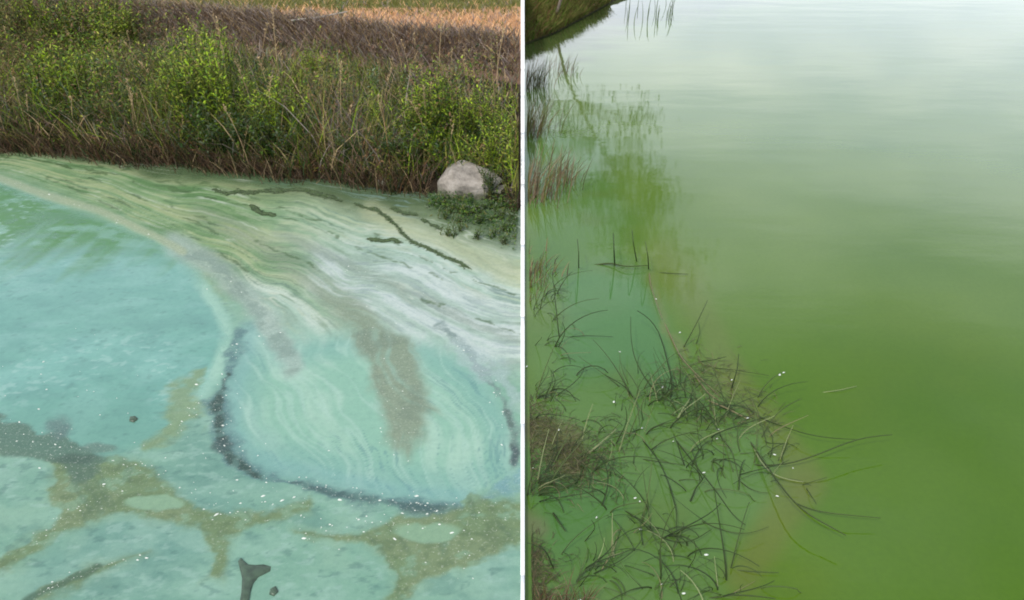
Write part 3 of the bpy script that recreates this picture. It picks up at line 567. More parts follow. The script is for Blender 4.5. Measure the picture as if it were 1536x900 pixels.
LAB = {'bright': ('bright yellow green leafy plant growing in the bank grass', 'leafy plants on the bank'), 'dark': ('low dark green leafy bush near the foot of the bank', 'dark bushes on the bank'),
       'grey': ('grey green broad leaved weed standing in the bank grass', 'grey green weeds on the bank'), 'feather': ('olive and rust feathery weed on the bank', 'feathery weeds on the bank'),
       'water': ('small dark green plant growing in the water beside the pale rock', 'water plants by the rock')}
NAME = {'bright': 'leafy_plant', 'dark': 'dark_bush', 'grey': 'broadleaf_weed', 'feather': 'feathery_weed', 'water': 'water_plant'}
def where(p):
    qx_ = float(to_px(p[0], p[1], p[2])[0]); t_ = float((p[1] - yfoot(np.array([p[0]]))[0]) / (yedge(np.array([p[0]]))[0] - yfoot(np.array([p[0]]))[0]))
    row = 'at the bank foot' if t_ < .2 else 'on the lower bank' if t_ < .42 else 'on the upper bank' if t_ < .75 else 'just below the bank ledge'
    for lim, ph in ((60, 'where the pebbled scum line starts'), (140, 'behind the start of the green streaks'), (225, 'behind the dark dashed streaks'), (290, 'behind the end of the dashed streaks'), (345, 'behind the tip of the long algae strand'), (430, 'behind the long algae strand'), (520, 'near the short stalk in the water'), (610, 'behind the two small stones'), (660, 'between the small stones and the boulder'), (735, 'behind the pale boulder')):
        if qx_ < lim: return row + ' ' + ph
    return row + ' close to the added white wall'
LEAD = {'bright': 'bright leafy plant', 'dark': 'dark green leafy bush', 'grey': 'grey broad leaved weed', 'feather': 'olive feathery weed'}
def plant(kd, loc, scale, label=None, i=[0]):
    i[0] += 1; ms, ml = KIND[kd, i[0] % 3]
    o = obj(NAME[kd], None, loc=loc); o.rotation_euler = (0, 0, random.uniform(0, 6.28)); scale *= 1.15 if kd == 'bright' else 1.0; o.scale = (scale,) * 3
    tag(o, label or (LEAD[kd] + ' ' + where(loc) if kd in LEAD else LAB[kd][0]), 'plant', None if label else LAB[kd][1])
    obj('stem', ms, M_LEAF, o); obj('foliage', ml, M_LEAF, o); return o
def on_bank(px, py): p = bank_hit(px, py); p.x = min(p.x, -.24); return p
for px_, py_, kd, s in ((75, 178, 'bright', 1.05), (105, 182, 'bright', 1.15), (135, 170, 'bright', .9), (295, 212, 'bright', 1.2), (325, 205, 'bright', 1.35), (352, 212, 'bright', 1.1), (315, 170, 'bright', 1.1),
                        (415, 222, 'bright', .95), (435, 215, 'bright', .8), (615, 232, 'bright', .8), (640, 225, 'bright', .95), (672, 222, 'bright', 1.0), (700, 225, 'bright', .75), (655, 190, 'bright', .8),
                        (470, 120, 'bright', .55), (165, 85, 'bright', .9), (195, 70, 'bright', .8), (110, 75, 'bright', .85), (560, 215, 'bright', .6), (250, 190, 'bright', .75),
                        (85, 205, 'dark', 1.0), (140, 205, 'dark', .9), (300, 232, 'dark', 1.15), (335, 238, 'dark', 1.2), (365, 235, 'dark', 1.0), (410, 245, 'dark', 1.1), (440, 240, 'dark', .9), (590, 255, 'dark', .8), (630, 258, 'dark', .9),
                        (668, 228, 'dark', .8), (530, 250, 'dark', .7), (230, 225, 'dark', .6), (20, 205, 'dark', .7), (180, 212, 'dark', .6),
                        (78, 165, 'grey', 1.0), (330, 195, 'grey', .9), (148, 130, 'grey', .8), (510, 30, 'grey', .5), (560, 150, 'grey', .7), (180, 60, 'grey', 1.0), (610, 150, 'grey', .5), (400, 140, 'grey', .5),
                        (30, 120, 'feather', 1.1), (60, 95, 'feather', 1.1), (15, 60, 'feather', 1.0), (100, 60, 'feather', .9), (215, 150, 'feather', .9), (245, 135, 'feather', .8), (380, 140, 'feather', .8), (450, 150, 'feather', .8), (500, 180, 'feather', .9),
                        (545, 150, 'feather', .6), (585, 175, 'feather', .7), (600, 140, 'feather', .5), (690, 170, 'feather', .5), (720, 200, 'feather', .6), (40, 60, 'feather', 1.3), (140, 62, 'feather', 1.3), (15, 75, 'feather', 1.3), (75, 70, 'bright', 1.2), (180, 62, 'bright', 1.1), (120, 70, 'feather', 1.4), (165, 66, 'feather', 1.2), (205, 66, 'feather', .9), (95, 55, 'grey', 1.2), (5, 50, 'bright', 1.1), (60, 52, 'feather', 1.2),
                        (310, 120, 'bright', .9), (345, 130, 'bright', .9), (420, 150, 'feather', .7), (280, 150, 'bright', .8)):
    plant(kd, on_bank(px_, py_), s)
plant('bright', on_bank(742, 262), .7, 'bright yellow green plant against the added white wall behind the rock')
plant('bright', on_bank(745, 225), .6, 'yellow green plant higher on the bank by the added white wall')
plant('dark', on_bank(752, 288), .55, 'dark green bush between the pale boulder and the added white wall')
plant('dark', on_bank(728, 232), .7, 'dark green bush growing directly above the pale rock')
for k_ in range(40):
    p = P(random.uniform(664, 778), random.triangular(300, 376, 312)); p.x = min(p.x, -.07)
    if math.hypot((to_px(p.x, p.y)[0] - 700) / 40, (to_px(p.x, p.y)[1] - 300) / 12) < 1: continue
    plant('water', (p.x, p.y, 0), random.uniform(.22, .5))
n = 5200; ax = RNG.uniform(640, 783, n); ay = 296 + RNG.gamma(1.6, 17, n); kp = (ay < 306 + (ax - 640) * .55 + RNG.normal(0, 8, n)) & (fbm(ax / 22, ay / 12, 231) > .40); ax, ay = ax[kp], ay[kp]; n = len(ax)
q3 = np.array([tuple(P(a_, b_)) for a_, b_ in zip(ax, ay)]); q3[:, 2] = RNG.random(n) ** 2 * .07 + .004; q3[:, 0] = np.minimum(q3[:, 0], -.05)
cols = np.array([DARKG * 1.3, MIDG, GREYG * .8, OLIVE * .8])[RNG.choice(4, n, p=[.45, .3, .12, .13])] * RNG.uniform(.7, 1.3, (n, 1)); V_, q, c_ = leaf_faces(q3, RNG.uniform(.012, .034, n), cols, .4); V_[:, 2] = np.maximum(V_[:, 2], .003); V_[:, 0] = np.minimum(V_[:, 0], -.03)
tag(obj('waterweed', mesh_np('waterweed', V_, [q], {'col': c_}), M_GRASS), 'trailing mat of small waterweed leaves around the boulder', 'waterweed', kind='stuff')
# dry stalks with seed heads
def stalk_meshes(seed, h):
    rr = np.random.default_rng(seed); a_ = rr.uniform(0, 6.3); l_ = rr.uniform(.03, .16)
    pts = [np.array([math.cos(a_) * l_ * t_ ** 2, math.sin(a_) * l_ * t_ ** 2, h * t_ - .02]) for t_ in np.linspace(0, 1, 7)]
    v, f = tube(pts, np.linspace(.0045, .002, 7), 4); lf = []
    for j in range(26):
        b = pts[-1] - (pts[-1] - pts[-2]) * rr.uniform(0, 1.3); a2 = rr.uniform(0, 6.3); lf.append(leaf(b, (math.cos(a2), math.sin(a2), 1.2), rr.uniform(.02, .045), .008, .2))
    v2, f2 = join(lf)
    return mesh_np('stalk', v, [f], {'col': np.tile(STRAW, (len(v), 1))}, True), mesh_np('seed_head', v2, f2, {'col': np.tile(STRAW * 1.05, (len(v2), 1))})
STK = [stalk_meshes(400 + i, .42 + .05 * i) for i in range(6)]
def dry_stalk(loc, s, k_, label=None):
    o = tag(obj('dry_stalk', None, loc=loc), label or 'pale dry stalk ' + where(loc), 'stalk', None if label else 'dry stalks on the bank'); o.scale = (s,) * 3; o.rotation_euler = (0, 0, random.uniform(0, 6.3))
    obj('stem', STK[k_][0], M_LEAF, o); obj('seed_head', STK[k_][1], M_LEAF, o)
for k_ in range(70):
    p = on_bank(random.uniform(2, 770), random.uniform(95, 262)); dry_stalk(p, random.uniform(.6, 1.15), k_ % 6)
dry_stalk(P(512, 284), .42, 2, 'short pale stalk standing in the water off the bank')
dry_stalk(on_bank(492, 252), .7, 4, 'pale straw stalk at the foot of the bank near the small stones')
# bare stick on the ledge
pts = [bank_hit(438, 38) + Vector((0, 0, .05)), bank_hit(480, 36) + Vector((0, 0, .07)), bank_hit(522, 30) + Vector((0, 0, .09))]
v, f = tube([tuple(p) for p in pts], [.014, .012, .008], 6); tag(obj('dead_stick', mesh_np('dead_stick', v, [f], {'col': np.tile(np.array([.40, .36, .31]), (len(v), 1))}, True), M_LEAF), 'pale bare stick lying on the ledge of the bank', 'stick')

# ------------------------------------------------------------------ rocks
M_ROCK = mat_rock()
def rock(name, size, seed, cuts=9):
    import bmesh
    bm = bmesh.new(); bmesh.ops.create_icosphere(bm, subdivisions=5, radius=1); rr = np.random.default_rng(seed)
    V_ = np.array([v.co[:] for v in bm.verts])
    if cuts == 12:
        for nrm, d in (((.22, -.25, 1), .62), ((-.35, -1, .45), .66), ((-1, -.25, .9), .68), ((.8, -.5, .62), .62), ((.35, -1, -.1), .80), ((-1, -.1, .1), .86), ((-.2, .6, 1), .72), ((1, .2, .3), .82)):
            nrm = np.array(nrm); nrm = nrm / np.linalg.norm(nrm); e = V_ @ nrm - d; V_ = V_ - np.clip(e, 0, None)[:, None] * nrm * .97
    for _ in range(cuts if cuts != 12 else 0):
        nrm = rr.normal(size=3); nrm[2] = abs(nrm[2]) * .8; nrm /= np.linalg.norm(nrm); d = rr.uniform(.62, .86); e = V_ @ nrm - d; V_ = V_ - np.clip(e, 0, None)[:, None] * nrm * .93
    r = fbm(V_[:, 0] * 3 + V_[:, 2] * 2 + 7, V_[:, 1] * 3 - V_[:, 2] * 2.5 + 3, seed, 5) - .5; V_ *= (1 + .16 * r)[:, None]
    V_ *= np.array(size)
    for v, c in zip(bm.verts, V_): v.co = c
    me = bpy.data.meshes.new(name); bm.to_mesh(me); bm.free(); me.polygons.foreach_set('use_smooth', np.ones(len(me.polygons), bool)); return me
def boulder():
    import bmesh
    bm = bmesh.new()
    for c in ((-.25, -.1, -.1), (-.2, .2, -.1), (.2, .22, -.1), (.27, 0, -.1), (.1, -.2, -.1), (-.12, -.2, -.1), (-.25, -.06, .10), (-.11, -.19, .13), (.12, -.19, .09), (.265, -.03, .07), (-.13, -.08, .225), (-.05, .1, .25), (.09, -.05, .215), (.18, .08, .15), (-.17, .1, .19), (.24, .14, .06)): bm.verts.new(c)
    bmesh.ops.convex_hull(bm, input=bm.verts[:])
    bmesh.ops.bevel(bm, geom=bm.edges[:], offset=.013, segments=2, profile=.6, affect='EDGES')
    bmesh.ops.triangulate(bm, faces=bm.faces[:])
    for _ in range(3): bmesh.ops.subdivide_edges(bm, edges=[e for e in bm.edges if e.calc_length() > .03], cuts=1, use_grid_fill=True); bmesh.ops.triangulate(bm, faces=bm.faces[:])
    V_ = np.array([v.co[:] for v in bm.verts]); r1 = fbm(V_[:, 0] * 11 + V_[:, 2] * 7, V_[:, 1] * 11 - V_[:, 2] * 9, 3, 4) - .5; r2 = fbm(V_[:, 0] * 22 + 9, V_[:, 2] * 22 + V_[:, 1] * 17, 4, 4) - .5
    for v, a_, b_ in zip(bm.verts, r1, r2): v.co *= 1 + .07 * a_ + .05 * b_
    me = bpy.data.meshes.new('rock'); bm.to_mesh(me); bm.free(); return me
p = P(703, 298); o = obj('rock', boulder(), M_ROCK, loc=(p.x, p.y + .17, .02)); o.rotation_euler = (0, 0, .1); o.scale = (1.0, 1, .78)
tag(o, 'large pale boulder at the water edge of the bank', 'rock')
for q, s, sd_, lb in (((578, 281), .07, 12, 'small pale stone at the foot of the bank, the larger of a pair'), ((600, 286), .045, 13, 'small pale stone at the foot of the bank, the smaller of a pair'), ((752, 296), .085, 14, 'brownish stone right beside the large pale boulder')):
    p = P(*q); tag(obj('stone', rock('stone', (s * 1.3, s, s * .8), sd_, 6), M_ROCK, loc=(p.x, p.y + .05, .02)), lb, 'rock')

# ------------------------------------------------------------------ algae strands and floating bits in the pond
M_ALG = mat_flat('wet_algae', (.040, .070, .018), .45, .5, 60, .6); M_DARK = mat_flat('dark_weed', (.036, .062, .036), .4, .4, 40, .5)
def strand(pxs, wpx, label, gap=0.0, name='algae_strand'):
    pts = np.array(pxs, float); n = 110; L = np.r_[0, np.cumsum(np.hypot(*(pts[1:] - pts[:-1]).T))]; s = np.linspace(0, L[-1], n)
    cx_ = np.interp(s, L, pts[:, 0]) + 4 * (fbm(s / 14, s * 0, 7) - .5); cy_ = np.interp(s, L, pts[:, 1]) + 7 * (fbm(s / 18, s * 0 + 3, 8) - .5); parts = []
    rr = np.random.default_rng(int(L[-1]) + 3)
    for i in range(n - 1):
        if vnoise(np.array([i * .22]), np.array([L[-1]]), 3)[0] < gap: continue
        p0 = P(cx_[i], cy_[i]); wv = wpx / F * 6 * (.2 + 1.1 * float(vnoise(np.array([i * .13]), np.array([wpx]), 5)[0]) ** 1.5)
        for _ in range(7):
            a_ = math.atan2(P(cx_[i + 1], cy_[i + 1]).y - p0.y, P(cx_[i + 1], cy_[i + 1]).x - p0.x) + rr.normal(0, .6); l_ = rr.uniform(.02, .06); c0 = np.array([p0.x + rr.normal(0, wv * .45), p0.y + rr.normal(0, wv * .9), .004])
            d = np.array([math.cos(a_), math.sin(a_), 0]) * l_ * .5
            parts.append(tube([c0 - d, c0 - d * .3 + [0, rr.normal(0, .006), .003], c0 + d * .4 + [0, rr.normal(0, .006), .003], c0 + d], np.array([.001, wv * .07 + .0008, wv * .06 + .0008, .0004]), 5))
    v, f = join(parts); tag(obj(name, mesh_np(name, v, f, None, True), M_ALG), label, 'algae')
strand([(322, 284), (345, 290), (380, 290), (420, 284), (455, 286), (480, 293), (512, 302)], 4.2, 'dark green algae strand floating along the bank, the long upper one')
strand([(535, 305), (560, 314), (582, 328), (604, 350), (626, 366), (650, 378), (676, 390), (702, 402)], 2.2, 'thin dark algae strand bending through the scum below the boulder')
strand([(378, 308), (392, 318), (412, 326)], 2.2, 'short broken algae strand below the long upper one')
strand([(590, 312), (625, 325), (660, 345)], 2, 'faint algae strand between the bent strand and the boulder', .4)
strand([(556, 358), (590, 362), (600, 365)], 1.6, 'little dashed algae strand in the pale streaks')
def flat_blob(name, poly, label, mat, z=.006, cat='weed'):
    pts = [P(*q) for q in poly]; c = sum(pts, Vector()) / len(pts); n = len(pts); V_ = []
    for zz, k_ in ((0, 1.0), (z, .92), (z * 1.5, .6)):
        for p in pts: q = c + (p - c) * k_; V_.append((q.x, q.y, zz))
    Fc = [(r * n + i, r * n + (i + 1) % n, (r + 1) * n + (i + 1) % n, (r + 1) * n + i) for r in range(2) for i in range(n)]
    tag(obj(name, mesh_np(name, V_, [np.array(Fc), np.array([[2 * n + i for i in range(n)]])], None, True), mat), label, cat)
flat_blob('floating_weed', [(357, 842), (361, 837), (366, 842), (372, 847), (384, 848), (397, 847), (407, 850), (406, 857), (398, 861), (388, 866), (380, 876), (376, 888), (373, 906), (359, 906), (362, 888), (363, 868)], 'dark torn piece of weed floating in the turquoise scum', M_DARK)
flat_blob('floating_weed', [(406, 884), (414, 880), (418, 888), (411, 895), (404, 892)], 'small dark scrap beside the larger torn piece of floating weed', M_DARK)
flat_blob('floating_weed', [(195, 626), (203, 625), (207, 629), (201, 634), (194, 632)], 'tiny dark scrap floating in the clear turquoise pool', M_DARK)
# foam flecks
M_FOAM = mat_flat('foam', (.55, .58, .52), .6, .08, 50, .2)
fl = []; rr = np.random.default_rng(55)
def fleck(c, r, an):
    n = 6; a_ = np.arange(n) * 6.283 / n; x = np.cos(a_) * r * 1.5; y = np.sin(a_) * r * .7; ca, sa = math.cos(an), math.sin(an)
    k_ = rr.uniform(.7, 1.2, n); V_ = np.r_[np.c_[c[0] + (x * ca - y * sa) * k_, c[1] + (x * sa + y * ca) * k_, np.full(n, .001)], [[c[0], c[1], r * .5 + .003]]]
    return V_, np.array([(i, (i + 1) % n, n) for i in range(n)])
SEEDL = [([(360, 510), (335, 590), (335, 660), (400, 716), (520, 740), (690, 768)], 18, 70), ([(0, 640), (60, 660), (130, 690), (230, 705), (330, 770), (460, 755)], 22, 90), ([(60, 810), (120, 770), (200, 700)], 20, 40), ([(450, 800), (600, 785), (760, 770), (640, 860)], 26, 70),
         ([(60, 890), (150, 850), (220, 832)], 8, 24), ([(280, 380), (350, 430), (420, 520)], 20, 40), ([(0, 268), (100, 300), (230, 355)], 6, 40), ([(560, 480), (590, 580), (600, 680)], 26, 50), ([(670, 490), (740, 580), (775, 680)], 12, 30), ([(0, 560), (200, 600), (780, 880)], 120, 70), ([(300, 600), (260, 650)], 10, 16), ([(500, 400), (640, 440)], 24, 24)]
for pts, wdt, cnt in SEEDL:
    pts = np.array(pts, float); L = np.r_[0, np.cumsum(np.hypot(*(pts[1:] - pts[:-1]).T))]
    for _ in range(cnt):
        s = rr.uniform(0, L[-1]); p = P(np.interp(s, L, pts[:, 0]) + rr.normal(0, wdt * .6), np.interp(s, L, pts[:, 1]) + rr.normal(0, wdt * .45))
        if p.x > -.05: continue
        fl.append(fleck(p, rr.gamma(1.6, .0010) + .0009, rr.normal(0, .5)))
v, f = join(fl); tag(obj('foam_flecks', mesh_np('foam_flecks', v, f), M_FOAM), 'tiny white foam flecks scattered over the pond scum', 'foam', kind='stuff')

# ------------------------------------------------------------------ rushes in the green lake
RUSH = [np.array([.040, .066, .018]), np.array([.060, .088, .028]), np.array([.030, .050, .016])]
PALE = np.array([.26, .30, .14]); TAN = np.array([.22, .19, .10])
def smooth_line(pts, n=14):
    pts = np.array(pts, float); L = np.r_[0, np.cumsum(np.hypot(*(pts[1:] - pts[:-1]).T))]; s = np.linspace(0, L[-1], n)
    q = np.c_[np.interp(s, L, pts[:, 0]), np.interp(s, L, pts[:, 1])]
    for _ in range(2): q[1:-1] = (q[:-2] + 2 * q[1:-1] + q[2:]) / 4
    return q, s / L[-1]
RL = {'d': ('dark green bent rush stem', 'traced rush stems in the tangle'), 'p': ('pale yellow green dead rush stem', 'pale dead rush stems'), 't': ('tan dead rush stem', 'tan dead rush stems')}
def spot(pts):
    a_, b_ = np.mean(np.array(pts), 0)
    for (x0, x1, y0, y1), ph in (((780, 1000, 330, 415), 'above the teal patch'), ((780, 860, 400, 620), 'between added wall and teal patch'), ((860, 1012, 400, 620), 'on the teal patch'), ((1000, 1200, 400, 580), 'above the tan edge'), ((1000, 1110, 580, 680), 'inside the tan edge'), ((1110, 1400, 560, 690), 'at the outer tip'), ((1110, 1400, 690, 780), 'below the outer tip'), ((780, 935, 600, 760), 'by the brown litter'), ((935, 1110, 640, 760), 'mid tangle'), ((780, 920, 760, 900), 'by the mud hummock')):
        if x0 <= a_ < x1 and y0 <= b_ < y1: return ph
    return 'on the near side'
def traced(pts, kd='d', r=.0028, zt=.05, label=None):
    q, s = smooth_line(pts); w3 = []
    for (a_, b_), t_ in zip(q, s): w3.append(tuple(P(a_, b_, -.006 + (zt + .006) * math.sin(min(t_ * 1.25, 1) * math.pi * .5 + 0) * (1 - .35 * max(0, t_ - .6)))))
    v, f = tube(w3, np.linspace(r, r * .45, len(w3)), 5); c = {'d': RUSH[random.randrange(3)], 'p': PALE, 't': TAN}[kd]
    tag(obj('fallen_rush', mesh_np('rush_stem', v, [f], {'col': np.tile(c, (len(v), 1))}, True), M_LEAF), label or RL[kd][0] + ' ' + spot(pts), 'rush', None if label else RL[kd][1])
traced([(1124, 661), (1144, 690), (1162, 716), (1185, 748), (1214, 774), (1243, 788), (1269, 803)], r=.0042, zt=.09, label='thick dark rush stem reaching furthest down into the open green water')
traced([(1185, 751), (1202, 759), (1231, 768), (1266, 772), (1321, 777)], zt=.05, label='dark rush stem lying flat over open water off the thick stem')
traced([(1127, 697), (1162, 699), (1196, 693), (1237, 678), (1272, 663), (1300, 655), (1338, 652)], r=.0034, zt=.10, label='long dark rush stem stretching furthest out over the open water')
traced([(1133, 621), (1144, 629), (1173, 639), (1208, 651), (1243, 657), (1283, 659)], zt=.06, label='dark rush stem ending under the longest outstretched one')
traced([(1225, 590), (1260, 585), (1285, 579)], 'p', .002, .01, 'single pale rush blade floating alone in the open green water')
traced([(880, 682), (902, 664), (924, 644)], 'p', .0055, .03, 'broad pale blade lying in the tangle near the brown litter')
for pts, kd, r, zt in (
    ([(1142, 658), (1150, 641), (1162, 624), (1179, 609), (1202, 598)], 'd', .0032, .1), ([(1142, 658), (1153, 665), (1179, 665)], 'd', .002, .01), ([(1136, 598), (1144, 583), (1156, 569), (1173, 558)], 'd', .003, .08),
    ([(1127, 664), (1139, 690), (1156, 710), (1179, 719), (1205, 723)], 'p', .0032, .05), ([(1081, 655), (1098, 676), (1104, 699), (1108, 720)], 'd', .003, .05), ([(1108, 720), (1124, 733), (1142, 739), (1153, 739)], 'd', .0024, .03),
    ([(1012, 658), (1035, 687), (1055, 713), (1072, 733), (1090, 759), (1101, 777), (1118, 787)], 'd', .0034, .06), ([(1035, 754), (1043, 733), (1058, 713)], 'd', .004, .05), ([(1049, 780), (1072, 791), (1101, 800), (1127, 800), (1153, 790)], 'd', .0024, .05),
    ([(1096, 854), (1104, 820), (1112, 790), (1118, 770), (1124, 753)], 'd', .0026, .12), ([(1202, 728), (1220, 722), (1240, 716)], 'd', .0022, .05), ([(1208, 730), (1225, 756)], 'd', .002, .02), ([(1013, 635), (1023, 615), (1035, 598)], 'p', .004, .05),
    ([(1029, 598), (1027, 586), (1017, 569)], 'd', .003, .05), ([(1005, 600), (1010, 576), (1002, 546), (995, 517), (988, 495), (973, 475), (956, 466)], 'd', .0042, .14), ([(988, 593), (966, 566), (951, 536), (946, 507), (946, 475)], 'd', .003, .14),
    ([(839, 507), (833, 453), (828, 407)], 'd', .0036, .16), ([(839, 507), (878, 503), (919, 505)], 'd', .002, .01), ([(951, 598), (941, 583), (927, 573), (905, 561)], 'd', .0036, .06), ([(993, 478), (1005, 502), (1020, 536), (1049, 566), (1080, 595)], 't', .004, .02),
    ([(1025, 522), (1046, 483), (1061, 451)], 'd', .0036, .14), ([(1044, 517), (1050, 500), (1048, 483)], 'd', .0026, .06), ([(973, 405), (976, 430), (983, 449), (993, 478)], 't', .0034, .02), ([(1097, 585), (1106, 553), (1108, 531)], 'd', .0034, .12),
    ([(1047, 543), (1070, 540), (1089, 535)], 'd', .0026, .04), ([(1064, 551), (1096, 554), (1153, 563)], 'd', .0026, .04), ([(880, 682), (873, 707), (864, 727), (836, 736), (793, 742)], 'd', .0036, .03), ([(962, 658), (984, 684), (998, 711), (1007, 738), (1013, 758)], 'd', .0034, .05),
    ([(958, 688), (980, 691), (1024, 697)], 'd', .0026, .02), ([(964, 642), (940, 651), (913, 658)], 'd', .0026, .03), ([(942, 584), (956, 604), (960, 640)], 'd', .0034, .06), ([(791, 744), (796, 716), (804, 691)], 'd', .0036, .1), ([(847, 711), (880, 716), (904, 722), (931, 738)], 'd', .0024, .02),
    ([(933, 764), (955, 775), (977, 799), (1007, 813), (1037, 814), (1067, 794)], 'd', .0034, .05), ([(1003, 725), (1015, 766), (1015, 802)], 'd', .003, .04), ([(829, 769), (838, 783), (848, 797)], 'd', .005, .03), ([(1096, 854), (1122, 857), (1168, 859)], 'd', .0024, .01),
    ([(831, 854), (818, 824), (791, 814)], 'd', .003, .1), ([(1056, 899), (1100, 892), (1135, 894), (1163, 898)], 'd', .003, .02), ([(991, 870), (992, 850), (991, 829)], 'd', .0026, .1), ([(973, 404), (972, 385), (968, 362)], 'd', .004, .2), ([(922, 398), (921, 375), (920, 350)], 'd', .005, .2),
    ([(955, 392), (950, 365), (948, 345)], 'd', .004, .2), ([(868, 402), (868, 378), (866, 358)], 'd', .004, .2), ([(890, 398), (915, 394), (940, 400), (972, 398)], 'd', .006, .03), ([(980, 408), (1010, 410), (1032, 411)], 'd', .003, .01), ([(1060, 600), (1090, 612), (1120, 628)], 't', .0045, .03), ([(1040, 560), (1062, 590), (1085, 605)], 't', .004, .03)):
    traced(pts, kd, r, zt)
# rush clumps: stems are parts
def stem_mesh(seed, pale=False):
    rr = np.random.default_rng(seed); h = rr.uniform(.12, .34); a_ = 0.0; pts = []; x = y = z = 0.0; el_ = rr.uniform(.9, 1.5); bend = rr.uniform(0, .5); turn = rr.normal(0, .16); st = h / 9
    for i in range(10):
        pts.append((x, y, z - .012)); x += math.cos(a_) * math.cos(el_) * st; y += math.sin(a_) * math.cos(el_) * st; z = max(z + math.sin(el_) * st, .008); el_ -= bend * (1.6 if i == 4 and rr.random() < .35 else .75); a_ += turn
        el_ = max(el_, -1.1)
    r = rr.uniform(.0014, .0034); v, f = tube(pts, np.linspace(r, r * .4, 10), 5)
    c = [PALE, TAN][seed % 2] if pale else RUSH[seed % 3] * rr.uniform(.8, 1.5)
    return mesh_np('rush_stem', v, [f], {'col': np.tile(c, (len(v), 1))}, True)
STEMS = [stem_mesh(500 + i) for i in range(22)]; PSTEMS = [stem_mesh(540 + i, True) for i in range(6)]
CL = [(1000, 590, 34, 30, 'rush clump at the foot of the tall bent stem'), (1030, 620, 30, 26, 'rush clump just inside the tan edge of the tangle'), (1090, 630, 36, 26, 'rush clump where the stems reach out to open water'), (1150, 690, 26, 14, 'outermost rush clump beside the open green water'),
      (960, 600, 36, 20, 'rush clump below the teal patch of water'), (1060, 700, 44, 24, 'rush clump in the middle of the tangle'), (870, 690, 50, 26, 'rush clump rising through the brown litter'), (810, 590, 26, 20, 'rush clump against the added white wall below the teal patch'),
      (805, 735, 18, 18, 'dark dense rush clump against the added white wall beside the litter'), (815, 450, 26, 20, 'rush clump between the added white wall and the teal patch'), (940, 770, 40, 16, 'sparse rush clump in the lower teal water'), (1010, 810, 50, 20, 'loose rush clump with curling stems in the lower tangle'),
      (880, 850, 36, 22, 'rush clump beside the brown muddy hummock'), (1000, 875, 44, 20, 'rush clump at the near side of the tangle'), (1085, 880, 30, 14, 'rush clump on the tan patch at the near side'), (940, 660, 40, 18, 'rush clump around the broad pale blade'), (830, 520, 40, 14, 'rush clump beside the upright stem at the wall')]
for cx_, cy_, r_, cnt, lb in CL:
    b = P(cx_, cy_); b.x = max(b.x, .1); o = tag(obj('rush_clump', None, loc=b), lb, 'rushes')
    for i in range(int(cnt * 1.2)):
        q = P(cx_ + random.gauss(0, r_ * .6), cy_ + random.gauss(0, r_ * .5)); q.x = max(q.x, .06)
        m_ = random.choice(PSTEMS) if random.random() < .14 else random.choice(STEMS)
        s = obj('stem', m_, M_LEAF, o, loc=q - b); an = random.uniform(-.8, 3.9)
        if q.x < .32: an = random.uniform(-1.0, 1.0)
        s.rotation_euler = (0, 0, an); k_ = random.uniform(.6, 1.25); s.scale = (k_, k_, k_ * random.uniform(.35, .9))
# far reeds standing in the lake
o = tag(obj('reed_clump', None, loc=P(970, 22)), 'thin far reeds standing in open water off the lake shore', 'reeds')
for i in range(22):
    q = P(random.uniform(938, 1012), random.uniform(2, 36)); hh = random.uniform(.15, .42); ln = random.uniform(-.3, .3)
    v, f = tube([(0, 0, -.03), (ln * hh * .2, 0, hh * .4), (ln * hh * .55, 0, hh * .75), (ln * hh, 0, hh)], [.006, .005, .004, .002], 4)
    obj('stem', mesh_np('reed', v, [f], {'col': np.tile(RUSH[1] * 2.2, (len(v), 1))}, True), M_LEAF, o, loc=q - o.location)
# brown litter afloat
n = 2600; ptsx = []; 
cc_ = [(850, 690, 40, 26, .42), (1045, 560, 30, 18, .12), (1110, 620, 30, 22, .12), (810, 640, 22, 24, .16), (800, 860, 16, 30, .18)]
bx = []; by = []
for a_, b_, sx2, sy2, fr in cc_:
    for _ in range(int(n * fr)):
        q = P(random.gauss(a_, sx2), random.gauss(b_, sy2)); bx.append(max(q.x, .035)); by.append(q.y)
bx = np.array(bx); by = np.array(by); n = len(bx)
cols = np.array([[.085, .08, .035], [.15, .14, .07], [.05, .07, .025], [.065, .055, .028]])[RNG.integers(0, 4, n)] * RNG.uniform(.7, 1.3, (n, 1))
me = blades_obj('litter', blades(bx, by, np.full(n, .001), RNG.uniform(.012, .03, n), RNG.uniform(.0015, .0035, n), RNG.uniform(1.2, 4, n), RNG.uniform(0, 6.3, n), cols, xmax=None, xmin=.03, curl=1.0))
tag(obj('rush_litter', me, M_GRASS), 'brown broken rush litter floating among the rushes', 'litter', kind='stuff')
# foam petals
for i, (a_, b_, s) in enumerate(((921, 601, 1.5), (1170, 560, 1.7), (1176, 557, 1.2), (1020, 497, 1.1), (984, 447, 1.1), (994, 579, 1.6), (1122, 625, 1.5), (1077, 642, 1.3), (838, 643, 1.2), (930, 526, .9), (1076, 656, .9), (953, 745, 1.3), (960, 750, 1.0), (1166, 742, 1.2), (1060, 830, 1.5), (963, 640, 1.1), (1056, 707, 1.3), (895, 774, 1.0), (961, 792, .9), (1026, 888, 1.4), (870, 898, 1.2), (790, 548, 1.3), (1162, 680, 1.3), (1098, 568, 1.1), (1010, 660, .8), (1190, 700, .9), (992, 874, 1.1), (800, 700, .8))):
    v, f = fleck(np.array([0, 0, 0]), .0042 * s, 0.3); o = obj('foam_fleck', mesh_np('foam_fleck', v, [f]), M_FOAM, loc=P(a_, b_, .012)); o.location.z = .004
    o.rotation_euler = (0, 0, random.uniform(-.6, .9)); tag(o, 'small white fleck floating among the rushes', 'foam', 'white flecks among the rushes')
